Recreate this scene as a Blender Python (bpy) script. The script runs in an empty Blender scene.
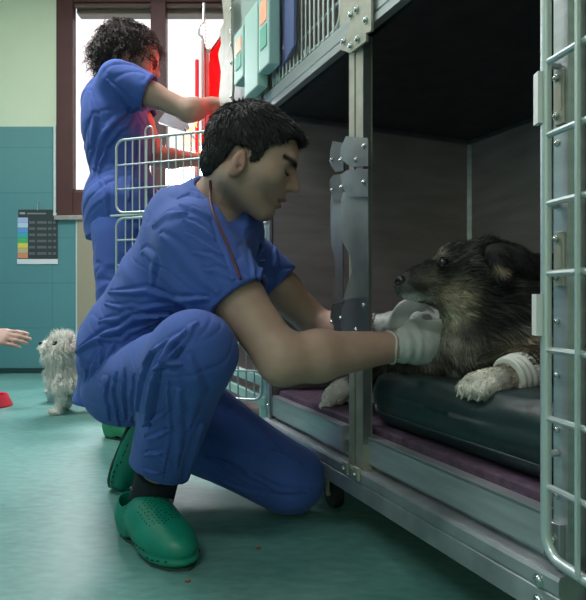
import bpy, bmesh, math, random
import numpy as np
from mathutils import Vector, Matrix

random.seed(7)
RNG = np.random.default_rng(11)
S = bpy.context.scene
COL = S.collection

# ------------------------------------------------------------------ camera
cam = bpy.data.cameras.new('camera')
cam.sensor_width = 36.0
cam.lens = 577.0 / 600.0 * 36.0
cam.shift_y = -2.0 / 600.0
cam.clip_start = 0.02
cam_o = bpy.data.objects.new('camera', cam)
cam_o.location = (0, 0, 0.5)
cam_o.rotation_euler = (math.pi / 2, 0, 0)
COL.objects.link(cam_o)
S.camera = cam_o

# ------------------------------------------------------------------ world, sun, lights, exposure
S.view_settings.view_transform = 'Standard'
S.view_settings.look = 'None'
S.view_settings.gamma = 1.0
S.view_settings.use_curve_mapping = False
S.view_settings.exposure = 0.0
W = bpy.data.worlds.new('world')
S.world = W
W.use_nodes = True
W.node_tree.nodes['Background'].inputs[0].default_value = (0.80, 0.90, 1.0, 1)
W.node_tree.nodes['Background'].inputs[1].default_value = 1.6


def light(name, kind, loc, rot, power, color, size=1.0, size_y=None, spread=None):
    l = bpy.data.lights.new(name, kind)
    l.energy = power
    l.color = color
    if kind == 'AREA':
        l.shape = 'RECTANGLE'
        l.size = size
        l.size_y = size_y or size
        if spread:
            l.spread = spread
    elif kind == 'SUN':
        l.angle = 0.02
    else:
        l.shadow_soft_size = size
    o = bpy.data.objects.new(name, l)
    o.location = loc
    o.rotation_euler = rot
    COL.objects.link(o)
    return o


# sun on the building across the yard (it never enters the room: the roof stands in its way)
light('sun', 'SUN', (0, 0, 6), (math.radians(38), 0, math.radians(-12)), 4.2, (1.0, 0.95, 0.92))
# daylight entering through the window
light('window_daylight', 'AREA', (-0.95, 3.78, 1.68), (math.radians(-78), 0, math.radians(8)), 80, (0.92, 0.95, 1.0), 1.0, 1.15)
# ceiling fixtures
light('ceiling_lamp_light', 'AREA', (-1.15, 1.75, 2.55), (0, 0, 0), 38, (1.0, 0.99, 0.98), 1.1, 0.25)
light('ceiling_lamp_light', 'AREA', (-0.9, -0.5, 2.55), (0, 0, 0), 14, (1.0, 0.99, 1.0), 1.1, 0.25)  # added unseen fill from behind the camera, brightening the open cage


# ------------------------------------------------------------------ helpers
def P(px, py, Y):
    """point seen at photo pixel px,py at distance Y"""
    return np.array([(px - 293) / 577.0 * Y, Y, 0.5 + (298 - py) / 577.0 * Y])


def V(*a):
    return np.array(a, float)


def unit(v):
    v = np.asarray(v, float)
    return v / (np.linalg.norm(v) + 1e-12)


ROOT = {}


def link_mesh(name, verts, faces, mat, parent=None, smooth=True, cols=None):
    verts = np.asarray(verts, float).reshape(-1, 3)
    off = ROOT.get(parent.name, V(0, 0, 0)) if parent else V(0, 0, 0)
    me = bpy.data.meshes.new(name)
    v = verts - off
    if isinstance(faces, np.ndarray) and faces.ndim == 2:
        n, k = faces.shape
        me.vertices.add(len(v))
        me.vertices.foreach_set('co', v.astype(np.float32).ravel())
        me.loops.add(n * k)
        me.loops.foreach_set('vertex_index', faces.astype(np.int32).ravel())
        me.polygons.add(n)
        me.polygons.foreach_set('loop_start', (np.arange(n) * k).astype(np.int32))
        me.polygons.foreach_set('loop_total', np.full(n, k, np.int32))
        me.update(calc_edges=True)
        me.validate()
    else:
        me.from_pydata([tuple(p) for p in v], [], [tuple(int(i) for i in f) for f in faces])
        me.update()
    if smooth:
        me.polygons.foreach_set('use_smooth', np.ones(len(me.polygons), bool))
    if cols is not None:
        at = me.color_attributes.new('Col', 'FLOAT_COLOR', 'POINT')
        c = np.ones((len(v), 4), np.float32)
        c[:, :3] = cols
        at.data.foreach_set('color', c.ravel())
    me.materials.append(mat)
    o = bpy.data.objects.new(name, me)
    COL.objects.link(o)
    if parent:
        o.parent = parent
        ROOT[o.name] = off
    else:
        ROOT[o.name] = V(0, 0, 0)
    return o


def thing(name, label, cat, loc, group=None):
    o = bpy.data.objects.new(name, None)
    o.empty_display_size = 0.05
    COL.objects.link(o)
    o.location = tuple(float(a) for a in loc)
    o['label'] = label
    o['category'] = cat
    if group:
        o['group'] = group
    ROOT[o.name] = V(*loc)
    return o


def tag(o, label, cat, group=None):
    o['label'] = label
    o['category'] = cat
    if group:
        o['group'] = group
    return o


def struct(o):
    o['kind'] = 'structure'
    return o


class MB:
    """collects solid shapes into one mesh"""
    def __init__(s, tf=None):
        s.v = []
        s.f = []
        s.tf = tf

    def _add(s, vs, fs):
        b = len(s.v)
        if s.tf:
            vs = [s.tf(p) for p in vs]
        s.v += [tuple(p) for p in vs]
        s.f += [tuple(i + b for i in f) for f in fs]
        return s

    def box(s, lo, hi, bev=0.0):
        x0, y0, z0 = lo
        x1, y1, z1 = hi
        if bev <= 0:
            vs = [(x0, y0, z0), (x1, y0, z0), (x1, y1, z0), (x0, y1, z0), (x0, y0, z1), (x1, y0, z1), (x1, y1, z1), (x0, y1, z1)]
            fs = [(0, 3, 2, 1), (4, 5, 6, 7), (0, 1, 5, 4), (1, 2, 6, 5), (2, 3, 7, 6), (3, 0, 4, 7)]
            return s._add(vs, fs)
        bm = bmesh.new()
        bmesh.ops.create_cube(bm, size=1)
        for v in bm.verts:
            v.co = Vector(((x0 + x1) / 2 + v.co.x * (x1 - x0), (y0 + y1) / 2 + v.co.y * (y1 - y0), (z0 + z1) / 2 + v.co.z * (z1 - z0)))
        bmesh.ops.bevel(bm, geom=bm.edges[:], offset=bev, segments=3, profile=0.6, affect='EDGES')
        bm.verts.index_update()
        vs = [tuple(v.co) for v in bm.verts]
        fs = [tuple(v.index for v in f.verts) for f in bm.faces]
        bm.free()
        return s._add(vs, fs)

    def prism(s, poly, axis, a, b):
        """poly of 2-d points extruded along axis from a to b"""
        def mk(p, w):
            q = list(p)
            q.insert(axis, w)
            return tuple(q)
        n = len(poly)
        vs = [mk(p, a) for p in poly] + [mk(p, b) for p in poly]
        fs = [tuple(range(n - 1, -1, -1)), tuple(range(n, 2 * n))]
        fs += [(i, (i + 1) % n, n + (i + 1) % n, n + i) for i in range(n)]
        return s._add(vs, fs)

    def tube(s, pts, r, n=10, closed=False, rr=None):
        pts = [np.asarray(p, float) for p in pts]
        m = len(pts)
        vs = []
        ref = None
        for i, p in enumerate(pts):
            if closed:
                d = pts[(i + 1) % m] - pts[(i - 1) % m]
            else:
                d = pts[min(i + 1, m - 1)] - pts[max(i - 1, 0)]
            d = unit(d)
            if ref is None:
                ref = V(0, 0, 1) if abs(d[2]) < 0.9 else V(1, 0, 0)
            u = ref - d * np.dot(ref, d)
            u = unit(u)
            ref = u
            w = np.cross(d, u)
            q = r if rr is None else rr[i]
            for k in range(n):
                a = 2 * math.pi * k / n
                vs.append(tuple(p + q * (math.cos(a) * u + math.sin(a) * w)))
        fs = []
        for i in range(m if closed else m - 1):
            j = (i + 1) % m
            for k in range(n):
                l = (k + 1) % n
                fs.append((i * n + k, i * n + l, j * n + l, j * n + k))
        if not closed:
            fs.append(tuple(range(n - 1, -1, -1)))
            fs.append(tuple((m - 1) * n + k for k in range(n)))
        return s._add(vs, fs)

    def lathe(s, prof, c, axis=V(0, 0, 1), n=24):
        axis = unit(axis)
        u = unit(np.cross(axis, V(1, 0, 0.3)))
        w = np.cross(axis, u)
        vs = []
        for (r, h) in prof:
            for k in range(n):
                a = 2 * math.pi * k / n
                vs.append(tuple(np.asarray(c) + axis * h + r * (math.cos(a) * u + math.sin(a) * w)))
        fs = []
        m = len(prof)
        for i in range(m - 1):
            for k in range(n):
                l = (k + 1) % n
                fs.append((i * n + k, i * n + l, (i + 1) * n + l, (i + 1) * n + k))
        fs.append(tuple(range(n - 1, -1, -1)))
        fs.append(tuple((m - 1) * n + k for k in range(n)))
        return s._add(vs, fs)

    def build(s, name, mat, parent=None, smooth=False):
        o = link_mesh(name, s.v, s.f, mat, parent, False)
        bm = bmesh.new()
        bm.from_mesh(o.data)
        bmesh.ops.recalc_face_normals(bm, faces=bm.faces)
        bm.to_mesh(o.data)
        bm.free()
        if smooth:
            for p in o.data.polygons:
                p.use_smooth = len(p.vertices) == 4
            try:
                o.data.set_sharp_from_angle(angle=math.radians(42))
            except Exception:
                pass
        return o


# ------------------------------------------------------------------ materials
def mat(name, color, rough=0.5, metal=0.0, var=0.0, vscale=(20, 20, 20), bump=0.0, bscale=(60, 60, 60), bdist=0.002,
        attr=False, sheen=0.0, sss=0.0, emit=None, estr=0.0, coat=0.0, rvar=0.0, color2=None):
    m = bpy.data.materials.new(name)
    m.use_nodes = True
    nt = m.node_tree
    b = nt.nodes['Principled BSDF']
    b.inputs['Roughness'].default_value = rough
    b.inputs['Metallic'].default_value = metal
    b.inputs['Base Color'].default_value = (*color, 1)
    if sheen:
        b.inputs['Sheen Weight'].default_value = sheen
    if coat:
        b.inputs['Coat Weight'].default_value = coat
        b.inputs['Coat Roughness'].default_value = 0.2
    if sss:
        b.inputs['Subsurface Weight'].default_value = sss
        b.inputs['Subsurface Radius'].default_value = (0.012, 0.005, 0.003)
        b.inputs['Subsurface Scale'].default_value = 0.6
    if emit:
        b.inputs['Emission Color'].default_value = (*emit, 1)
        b.inputs['Emission Strength'].default_value = estr
    tc = nt.nodes.new('ShaderNodeTexCoord')

    def noise(scale, detail=5):
        mp = nt.nodes.new('ShaderNodeMapping')
        mp.inputs['Scale'].default_value = scale
        nt.links.new(tc.outputs['Object'], mp.inputs['Vector'])
        n = nt.nodes.new('ShaderNodeTexNoise')
        n.inputs['Scale'].default_value = 1.0
        n.inputs['Detail'].default_value = detail
        nt.links.new(mp.outputs[0], n.inputs['Vector'])
        return n
    src = None
    if attr:
        a = nt.nodes.new('ShaderNodeVertexColor')
        a.layer_name = 'Col'
        src = a.outputs['Color']
    if var > 0:
        n = noise(vscale)
        mx = nt.nodes.new('ShaderNodeMix')
        mx.data_type = 'RGBA'
        mx.blend_type = 'MIX' if color2 else 'MULTIPLY'
        mx.inputs[0].default_value = 1.0
        cr = nt.nodes.new('ShaderNodeValToRGB')
        cr.color_ramp.elements[0].position = 0.3
        cr.color_ramp.elements[1].position = 0.7
        if color2:
            cr.color_ramp.elements[0].color = (*color, 1)
            cr.color_ramp.elements[1].color = (*color2, 1)
            nt.links.new(n.outputs['Fac'], cr.inputs[0])
            nt.links.new(cr.outputs[0], b.inputs['Base Color'])
        else:
            cr.color_ramp.elements[0].color = (1 - var, 1 - var, 1 - var, 1)
            cr.color_ramp.elements[1].color = (1, 1, 1, 1)
            nt.links.new(n.outputs['Fac'], cr.inputs[0])
            if src is not None:
                nt.links.new(src, mx.inputs[6])
            else:
                mx.inputs[6].default_value = (*color, 1)
            nt.links.new(cr.outputs[0], mx.inputs[7])
            nt.links.new(mx.outputs[2], b.inputs['Base Color'])
    elif src is not None:
        nt.links.new(src, b.inputs['Base Color'])
    if rvar > 0:
        n2 = noise([q * 1.7 for q in vscale])
        mr = nt.nodes.new('ShaderNodeMapRange')
        mr.inputs[3].default_value = max(0.02, rough - rvar)
        mr.inputs[4].default_value = min(1.0, rough + rvar)
        nt.links.new(n2.outputs['Fac'], mr.inputs[0])
        nt.links.new(mr.outputs[0], b.inputs['Roughness'])
    if bump > 0:
        n3 = noise(bscale, 3)
        bp = nt.nodes.new('ShaderNodeBump')
        bp.inputs['Strength'].default_value = bump
        bp.inputs['Distance'].default_value = bdist
        nt.links.new(n3.outputs['Fac'], bp.inputs['Height'])
        nt.links.new(bp.outputs[0], b.inputs['Normal'])
    return m


M = {}
M['steel'] = mat('brushed_steel', (0.55, 0.58, 0.61), 0.34, 0.65, 0.25, (6, 6, 60), rvar=0.08)
M['steel_worn'] = mat('worn_steel', (0.52, 0.55, 0.57), 0.36, 0.65, 0.40, (14, 14, 14), rvar=0.10)
M['steel_in'] = mat('cage_inner_steel', (0.62, 0.53, 0.52), 0.40, 0.45, 0.3, (5, 5, 26), rvar=0.12, bump=0.15, bscale=(4, 4, 120), bdist=0.001)
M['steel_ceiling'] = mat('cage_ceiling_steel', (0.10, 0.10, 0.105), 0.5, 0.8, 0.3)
M['wire'] = mat('plated_wire', (0.62, 0.68, 0.69), 0.33, 0.6)
M['plate'] = mat('zinc_plate', (0.46, 0.45, 0.38), 0.45, 0.5, 0.25, (30, 30, 30))
M['latch'] = mat('latch_steel', (0.30, 0.32, 0.33), 0.42, 0.85, 0.25, (20, 20, 20))
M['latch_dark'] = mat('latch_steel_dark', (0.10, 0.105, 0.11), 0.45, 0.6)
M['latch_bar'] = mat('latch_bar_steel', (0.30, 0.34, 0.33), 0.42, 0.6, 0.25, (20, 20, 20))
M['bolt'] = mat('bolt_steel', (0.6, 0.63, 0.63), 0.25, 1.0)
M['dark'] = mat('dark_rubber', (0.012, 0.013, 0.015), 0.6)
M['scrub'] = mat('blue_scrub_cotton', (0.050, 0.110, 0.42), 0.85, 0, 0.16, (14, 14, 14), bump=0.35, bscale=(500, 500, 500), bdist=0.0006, sheen=0.08)
M['skin'] = mat('skin', (0.5, 0.3, 0.22), 0.5, 0, 0.10, (40, 40, 40), attr=True, sss=0.12, bump=0.15, bscale=(300, 300, 300), bdist=0.0006)
M['glove'] = mat('latex_glove', (0.50, 0.54, 0.52), 0.5, 0, 0.08, (60, 60, 60), bump=0.5, bscale=(90, 90, 90), bdist=0.0012, sss=0.08)
M['clog'] = mat('green_clog_rubber', (0.0, 0.22, 0.145), 0.42, 0, 0.12, (30, 30, 30))
M['clog_sole'] = mat('clog_outsole', (0.03, 0.055, 0.05), 0.7)
M['clog_pale'] = mat('pale_green_clog', (0.03, 0.26, 0.12), 0.5)
M['hole'] = mat('vent_hole', (0.003, 0.02, 0.015), 0.9)
M['sock'] = mat('dark_sock', (0.008, 0.010, 0.018), 0.9, bump=0.6, bscale=(300, 300, 300))
M['hair'] = mat('hair', (0.01, 0.01, 0.01), 0.6, attr=True)
M['fur'] = mat('fur', (0.1, 0.1, 0.1), 0.75, attr=True)
M['eye'] = mat('eye', (0.1, 0.1, 0.1), 0.08, attr=True, coat=0.6)
M['nose'] = mat('dog_nose', (0.008, 0.008, 0.009), 0.35, bump=0.7, bscale=(400, 400, 400), bdist=0.001)
M['cord'] = mat('maroon_cord', (0.09, 0.012, 0.018), 0.6)
M['mattress'] = mat('green_black_vinyl', (0.016, 0.038, 0.040), 0.45, 0, 0.35, (9, 9, 9), bump=0.3, bscale=(25, 25, 25), bdist=0.006)
M['mat'] = mat('purple_foam_mat', (0.10, 0.055, 0.10), 0.8, 0, 0.5, (50, 50, 50), bump=0.5, bscale=(80, 80, 80), bdist=0.004)
M['bandage'] = mat('white_bandage', (0.72, 0.74, 0.68), 0.9, bump=0.6, bscale=(200, 200, 200), bdist=0.001)
M['mint'] = mat('mint_plastic', (0.40, 0.62, 0.56), 0.45)
M['screen'] = mat('orange_display', (0.7, 0.3, 0.18), 0.3, emit=(1.0, 0.45, 0.28), estr=0.5)
M['green_label'] = mat('green_label', (0.12, 0.45, 0.32), 0.5)
M['folder'] = mat('blue_folder', (0.10, 0.13, 0.30), 0.4)
M['red_panel'] = mat('red_acrylic_and_glow', (0.60, 0.02, 0.035), 0.85)  # red of the open door, and painted glow on the compartment liner
M['frame_brown'] = mat('brown_window_frame', (0.085, 0.024, 0.026), 0.45, 0, 0.2, (8, 8, 8))
M['sill'] = mat('stone_sill', (0.36, 0.36, 0.33), 0.6, 0, 0.3, (40, 40, 40))
M['glass_plastic'] = mat('frosted_plastic', (0.35, 0.45, 0.42), 0.25)
M['trim_light'] = mat('white_corner_bead', (0.62, 0.72, 0.74), 0.4)
M['white_plastic'] = mat('white_plastic', (0.7, 0.72, 0.7), 0.4)
M['red_plastic'] = mat('red_plastic_bowl', (0.50, 0.015, 0.04), 0.35)
M['ceiling'] = mat('ceiling_paint', (0.72, 0.75, 0.70), 0.9)
M['paint'] = mat('pale_green_paint', (0.70, 0.80, 0.62), 0.8, 0, 0.04, (3, 3, 3))
M['beige'] = mat('beige_door_paint', (0.36, 0.33, 0.24), 0.6)
M['glow'] = mat('lamp_diffuser', (0.9, 0.95, 0.9), 0.5, emit=(0.9, 1.0, 0.95), estr=4.0)
M['coil'] = mat('heating_coil', (0.8, 0.2, 0.1), 0.4, emit=(1.0, 0.16, 0.06), estr=7.0)
M['crumb'] = mat('kibble', (0.30, 0.09, 0.035), 0.8)


def brick_mat(name, c1, c2, mortar, bw, bh, ms, rough, swap=None, bump=0.2):
    """tiles laid out in object space; swap picks the two axes"""
    m = bpy.data.materials.new(name)
    m.use_nodes = True
    nt = m.node_tree
    b = nt.nodes['Principled BSDF']
    b.inputs['Roughness'].default_value = rough
    tc = nt.nodes.new('ShaderNodeTexCoord')
    sp = nt.nodes.new('ShaderNodeSeparateXYZ')
    cb = nt.nodes.new('ShaderNodeCombineXYZ')
    nt.links.new(tc.outputs['Object'], sp.inputs[0])
    nt.links.new(sp.outputs[swap[0]], cb.inputs[0])
    nt.links.new(sp.outputs[swap[1]], cb.inputs[1])
    br = nt.nodes.new('ShaderNodeTexBrick')
    br.offset = 0.0 if name.startswith('teal') else 0.5
    br.inputs['Color1'].default_value = (*c1, 1)
    br.inputs['Color2'].default_value = (*c2, 1)
    br.inputs['Mortar'].default_value = (*mortar, 1)
    br.inputs['Scale'].default_value = 1.0
    br.inputs['Mortar Size'].default_value = ms
    br.inputs['Mortar Smooth'].default_value = 0.3
    br.inputs['Brick Width'].default_value = bw
    br.inputs['Row Height'].default_value = bh
    nt.links.new(cb.outputs[0], br.inputs['Vector'])
    nt.links.new(br.outputs['Color'], b.inputs['Base Color'])
    bp = nt.nodes.new('ShaderNodeBump')
    bp.inputs['Strength'].default_value = bump
    bp.inputs['Distance'].default_value = 0.002
    bp.invert = True
    nt.links.new(br.outputs['Fac'], bp.inputs['Height'])
    nt.links.new(bp.outputs[0], b.inputs['Normal'])
    return m


M['tile'] = brick_mat('teal_wall_tiles', (0.105, 0.29, 0.315), (0.112, 0.30, 0.325), (0.075, 0.23, 0.25), 0.40, 0.30, 0.003, 0.35, (0, 2))
M['brickwall'] = brick_mat('sunlit_pink_bricks', (0.86, 0.74, 0.71), (0.87, 0.76, 0.73), (0.80, 0.66, 0.63), 0.9, 0.085, 0.008, 0.9, (0, 2))


def floor_mat():
    m = bpy.data.materials.new('teal_vinyl_floor')
    m.use_nodes = True
    nt = m.node_tree
    b = nt.nodes['Principled BSDF']
    b.inputs['Specular IOR Level'].default_value = 0.45
    tc = nt.nodes.new('ShaderNodeTexCoord')

    def noise(sc, rot=0.0, det=6):
        mp = nt.nodes.new('ShaderNodeMapping')
        mp.inputs['Scale'].default_value = sc
        mp.inputs['Rotation'].default_value = (0, 0, rot)
        nt.links.new(tc.outputs['Object'], mp.inputs[0])
        n = nt.nodes.new('ShaderNodeTexNoise')
        n.inputs['Scale'].default_value = 1
        n.inputs['Detail'].default_value = det
        nt.links.new(mp.outputs[0], n.inputs[0])
        return n
    n1 = noise((26, 60, 5), 0.41)
    n2 = noise((3, 4, 3))
    ad = nt.nodes.new('ShaderNodeMath')
    ad.operation = 'MULTIPLY_ADD'
    ad.inputs[1].default_value = 0.55
    nt.links.new(n1.outputs['Fac'], ad.inputs[0])
    ml = nt.nodes.new('ShaderNodeMath')
    ml.operation = 'MULTIPLY'
    ml.inputs[1].default_value = 0.45
    nt.links.new(n2.outputs['Fac'], ml.inputs[0])
    nt.links.new(ml.outputs[0], ad.inputs[2])
    cr = nt.nodes.new('ShaderNodeValToRGB')
    cr.color_ramp.elements[0].position = 0.36
    cr.color_ramp.elements[0].color = (0.070, 0.200, 0.182, 1)
    cr.color_ramp.elements[1].position = 0.64
    cr.color_ramp.elements[1].color = (0.135, 0.310, 0.280, 1)
    nt.links.new(ad.outputs[0], cr.inputs[0])
    nt.links.new(cr.outputs[0], b.inputs['Base Color'])
    mr = nt.nodes.new('ShaderNodeMapRange')
    mr.inputs[3].default_value = 0.30
    mr.inputs[4].default_value = 0.5
    nt.links.new(n2.outputs['Fac'], mr.inputs[0])
    nt.links.new(mr.outputs[0], b.inputs['Roughness'])
    return m


M['floor'] = floor_mat()

# ------------------------------------------------------------------ room
XL, XR, YN, YB, ZC = -2.6, 2.1, -1.6, 3.85, 2.6
T = 0.15
struct(MB().box((XL - T, YN - T, -0.1), (XR + T, YB + T, 0)).build('floor', M['floor']))
struct(MB().box((XL - T, YN - T, ZC), (XR + T, YB + T, ZC + 0.12)).build('ceiling', M['ceiling']))
struct(MB().box((XL - T, YN, 0), (XL, YB, ZC)).build('wall_left', M['paint']))
struct(MB().box((XR, YN, 0), (XR + T, YB, ZC)).build('wall_right', M['paint']))
struct(MB().box((XL - T, YN - T, 0), (XR + T, YN, ZC)).build('wall_front', M['paint']))
# back wall with the window opening
WX0, WX1, WZ0, WZ1 = -1.535, -0.30, 1.045, 2.52
struct(MB().box((XL - T, YB, 0), (WX0, YB + T, ZC)).box((WX1, YB, 0), (XR + T, YB + T, ZC))
       .box((WX0, YB, WZ1), (WX1, YB + T, ZC)).box((WX0, YB, 0), (WX1, YB + T, WZ0)).build('wall_back', M['paint']))
# teal tiling, 8 mm proud of the plaster
struct(MB().box((XL, YB - 0.012, 0.0), (-1.575, YB, 1.64)).box((-1.575, YB - 0.012, 0.0), (-1.43, YB, 1.03))
       .build('trim_1', M['tile']))
struct(MB().box((XL, YN, 0), (XL + 0.012, YB - 0.012, 1.64)).build('trim_2', M['tile']))
struct(MB().box((-1.590, YB - 0.022, 1.045), (-1.575, YB - 0.0, 1.65), 0.003).build('trim_3', M['trim_light']))
struct(MB().box((-1.442, YB - 0.022, 0.0), (-1.430, YB - 0.0, 1.03), 0.003).build('trim_4', M['trim_light']))
struct(MB().box((XL, YB - 0.024, 0), (-1.442, YB - 0.012, 0.035)).build('baseboard_back', mat('baseboard_teal', (0.015, 0.05, 0.05), 0.5)))
struct(MB().box((-1.43, YB - 0.03, 0.0), (-0.55, YB, 1.03), 0.004).build('door_1', M['beige']))
struct(MB().box((-1.575, YB - 0.05, 1.015), (-0.2, YB + 0.02, 1.045), 0.004).build('trim_5', M['sill']))

# window
wf = MB()
y0, y1 = YB - 0.015, YB + 0.05
wf.box((-1.575, y0, 1.045), (-1.465, y1, 2.55), 0.006)
wf.box((-0.40, y0, 1.045), (-0.28, y1, 2.55), 0.006)
wf.box((-1.465, y0, 1.045), (-0.40, y1, 1.205), 0.006)
wf.box((-1.465, y0, 2.47), (-0.40, y1, 2.55), 0.006)
wf.box((-0.945, y0 - 0.01, 1.205), (-0.845, y1, 2.47), 0.006)
wo = struct(wf.build('window_1', M['frame_brown']))
wi = MB()
for a, b_ in ((-1.465, -0.945), (-0.845, -0.40)):
    wi.box((a, y0 + 0.02, 2.45), (b_, y1 - 0.01, 2.47), 0.003)
    wi.box((a, y0 + 0.02, 1.205), (b_, y1 - 0.01, 1.225), 0.003)
wi.build('window_bead', mat('window_bead', (0.12, 0.075, 0.06), 0.5), wo)
gm = bpy.data.materials.new('window_glass')
gm.use_nodes = True
gb = gm.node_tree.nodes['Principled BSDF']
gb.inputs['Transmission Weight'].default_value = 1.0
gb.inputs['Roughness'].default_value = 0.02
gb.inputs['IOR'].default_value = 1.05
MB().box((-1.465, YB + 0.012, 1.205), (-0.40, YB + 0.018, 2.47)).build('pane', gm, wo)
# roller shutter box seen at the top of the glass
MB().box((-1.465, YB + 0.055, 2.425), (-0.30, YB + 0.14, 2.52), 0.008).build('shutter_box', mat('shutter', (0.24, 0.22, 0.19), 0.6), wo)
# building and yard outside
ow = MB().box((-4.5, YB + 2.6, -0.1), (2.5, YB + 2.8, 3.6)).build('wall_outside', M['brickwall'])
struct(ow)
struct(MB().box((-4.5, YB + T, -0.1), (2.5, YB + 2.6, 0)).build('floor_outside', mat('concrete_yard', (0.6, 0.58, 0.55), 0.9)))

# ceiling lamps (out of frame; the near one is added to brighten the cage)
for i, (x, y) in enumerate(((-1.15, 1.75), (-0.9, -0.5))):
    t = thing('ceiling_lamp', ('long fluorescent ceiling lamp above the kneeling person and the window end of the room',
                               'unseen ceiling fill lamp added at the near end of the room, behind the viewpoint')[i], 'lamp', (x, y, ZC), 'fluorescent ceiling lamps')
    MB().box((x - 0.6, y - 0.16, ZC - 0.045), (x + 0.6, y + 0.16, ZC - 0.001), 0.01).build('housing', M['white_plastic'], t)
    MB().box((x - 0.56, y - 0.125, ZC - 0.049), (x + 0.56, y + 0.125, ZC - 0.044)).build('diffuser', M['glow'], t)

# ------------------------------------------------------------------ cages
P0 = V(0.134, 1.25, 0)
DD = V(-0.4016, 0.9158, 0)
NN = V(0.9158, 0.4016, 0)


def CG(p):
    """cage space: s along the front (away from camera), t into the cage, z up"""
    return tuple(P0 + DD * p[0] + NN * p[1] + V(0, 0, p[2]))


def cb():
    return MB(CG)


def bolts(pts, parent, r=0.0055, h=0.004, name='bolt'):
    """dome head bolts standing out of the front (towards -t)"""
    for (s, t, z) in pts:
        prof = [(r * 1.35, 0), (r * 1.35, h * 0.25), (r, h * 0.3), (r * 0.85, h * 0.8), (r * 0.45, h * 1.1)]
        MB().lathe(prof, V(*CG((s, t, z))), -NN, 12).build(name, M['bolt'], parent, True)


def sz(px, py, toff=0.0):
    """photo pixel -> (s, z) on the plane t=toff"""
    k = (px - 293) / 577.0
    bx, by = P0[0] + NN[0] * toff, P0[1] + NN[1] * toff
    s = (bx - k * by) / (k * DD[1] - DD[0])
    Y = by + DD[1] * s
    return s, 0.5 + (298 - py) / 577.0 * Y


SR, SL, DEP = -0.549, 0.485, 0.725
Z0, Z1 = 0.2, 1.036

cage = thing('animal_cage', 'double-width stainless steel cage near the floor holding the big dog, doors open', 'cage', CG((0, 0.36, 0.03)))
w = 0.006
cb().box((SR, 0.0, 0.185), (SL, DEP, 0.20)).build('cage_floor', M['steel_in'], cage)
cb().box((SR + w, DEP, 0.185), (SL - w, DEP + w, Z1)).build('back_panel', M['steel_in'], cage)
cb().box((SL - w, 0.0, 0.185), (SL, DEP + w, Z1)).build('side_panel', M['steel_in'], cage)
cb().box((SR, 0.004, 0.185), (SR + w, DEP + w, Z1)).build('side_panel', M['steel_in'], cage)
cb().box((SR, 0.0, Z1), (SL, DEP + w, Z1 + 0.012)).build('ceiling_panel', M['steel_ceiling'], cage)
cb().prism([(SL - w - 0.011, DEP), (SL - w, DEP - 0.011), (SL - w, DEP)], 2, 0.2, Z1).build('corner_strip', M['steel'], cage)
cb().box((SL - 0.02, 0.01, Z1 - 0.012), (SL - 0.006, DEP, Z1)).box((SR + w, DEP - 0.012, Z1 - 0.010), (SL - w, DEP, Z1)).build('edge_flange', M['latch'], cage)
# lower beam: stepped front
prof = [(-0.028, 0.088), (-0.028, 0.120), (-0.025, 0.1215), (-0.025, 0.1235), (-0.028, 0.125), (-0.028, 0.142), (-0.025, 0.147),
        (0.004, 0.150), (0.004, 0.165), (0.03, 0.165), (0.03, 0.088)]
cb().prism(prof, 0, SR - 0.012, SL + 0.01).build('bottom_beam', M['steel_worn'], cage)
# door sills (two, either side of the middle post)
for a, b_ in ((SR + 0.03, -0.038), (0.036, SL - 0.03)):
    sl = cb()
    sl.box((a, -0.010, 0.162), (b_, -0.004, 0.214))
    sl.box((a, -0.010, 0.210), (b_, 0.012, 0.216))
    sl.box((a - 0.004, -0.012, 0.160), (a, 0.012, 0.218)).box((b_, -0.012, 0.160), (b_ + 0.004, 0.012, 0.218))
    sl.build('door_sill', M['steel'], cage)
# middle post with slot
mp = cb()
pA, pB = sz(363, 100, -0.022)[0], sz(349, 100, -0.022)[0]
pm = (pA + pB) / 2 + 0.003
mp.box((pm + 0.003, -0.022, 0.135), (pB, 0.0, Z1))
mp.box((pA, -0.022, 0.135), (pm - 0.003, 0.0, Z1))
mp.box((pm - 0.003, -0.012, 0.135), (pm + 0.003, 0.0, Z1))
mp.build('middle_post', M['plate'], cage)
cb().box((pA - 0.001, -0.022, 0.2), (pA + 0.002, -0.004, Z1)).build('post_flange', M['latch'], cage)
# feet of the middle post
ft = cb()
for s0 in (pA - 0.004, pB - 0.016):
    ft = cb().box((s0, -0.036, 0.128), (s0 + 0.022, -0.029, 0.155), 0.003)
    ft.build('post_foot', M['plate'], cage)
    bolts([(s0 + 0.011, -0.037, 0.140)], cage, 0.0042)
# right post
rp = cb()
rp.box((SR - 0.012, -0.012, 0.152), (SR + 0.010, -0.006, Z1 + 0.05))
rp.box((SR - 0.012, -0.006, 0.152), (SR - 0.009, 0.02, Z1 + 0.05))
rp.build('end_post', M['steel'], cage)
cb().box((SR - 0.008, -0.022, 0.165), (SR + 0.016, -0.012, 0.212), 0.002).build('hinge_block', M['steel_worn'], cage)
bolts([(SR + 0.004, -0.022, 0.190)], cage, 0.006)
bolts([(SR + 0.004, -0.012, z) for z in (0.245, 0.33, 0.40, 0.47, 0.70)], cage, 0.0035)
bolts([(SR + 0.020, -0.028, 0.131), (SR + 0.020, -0.028, 0.104)], cage, 0.0065)
# hinge brackets on the right post
for z in (0.722, 0.515):
    h = cb()
    h.box((SR - 0.009, -0.016, z), (SR + 0.006, -0.012, z + 0.070), 0.001)
    h.box((SR - 0.006, -0.0165, z + 0.018), (SR - 0.002, -0.0155, z + 0.052))
    h.build('hinge_bracket', M['plate'], cage)
    bolts([(SR + 0.002, -0.0165, z + 0.012), (SR + 0.002, -0.0165, z + 0.061)], cage, 0.0035)
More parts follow.
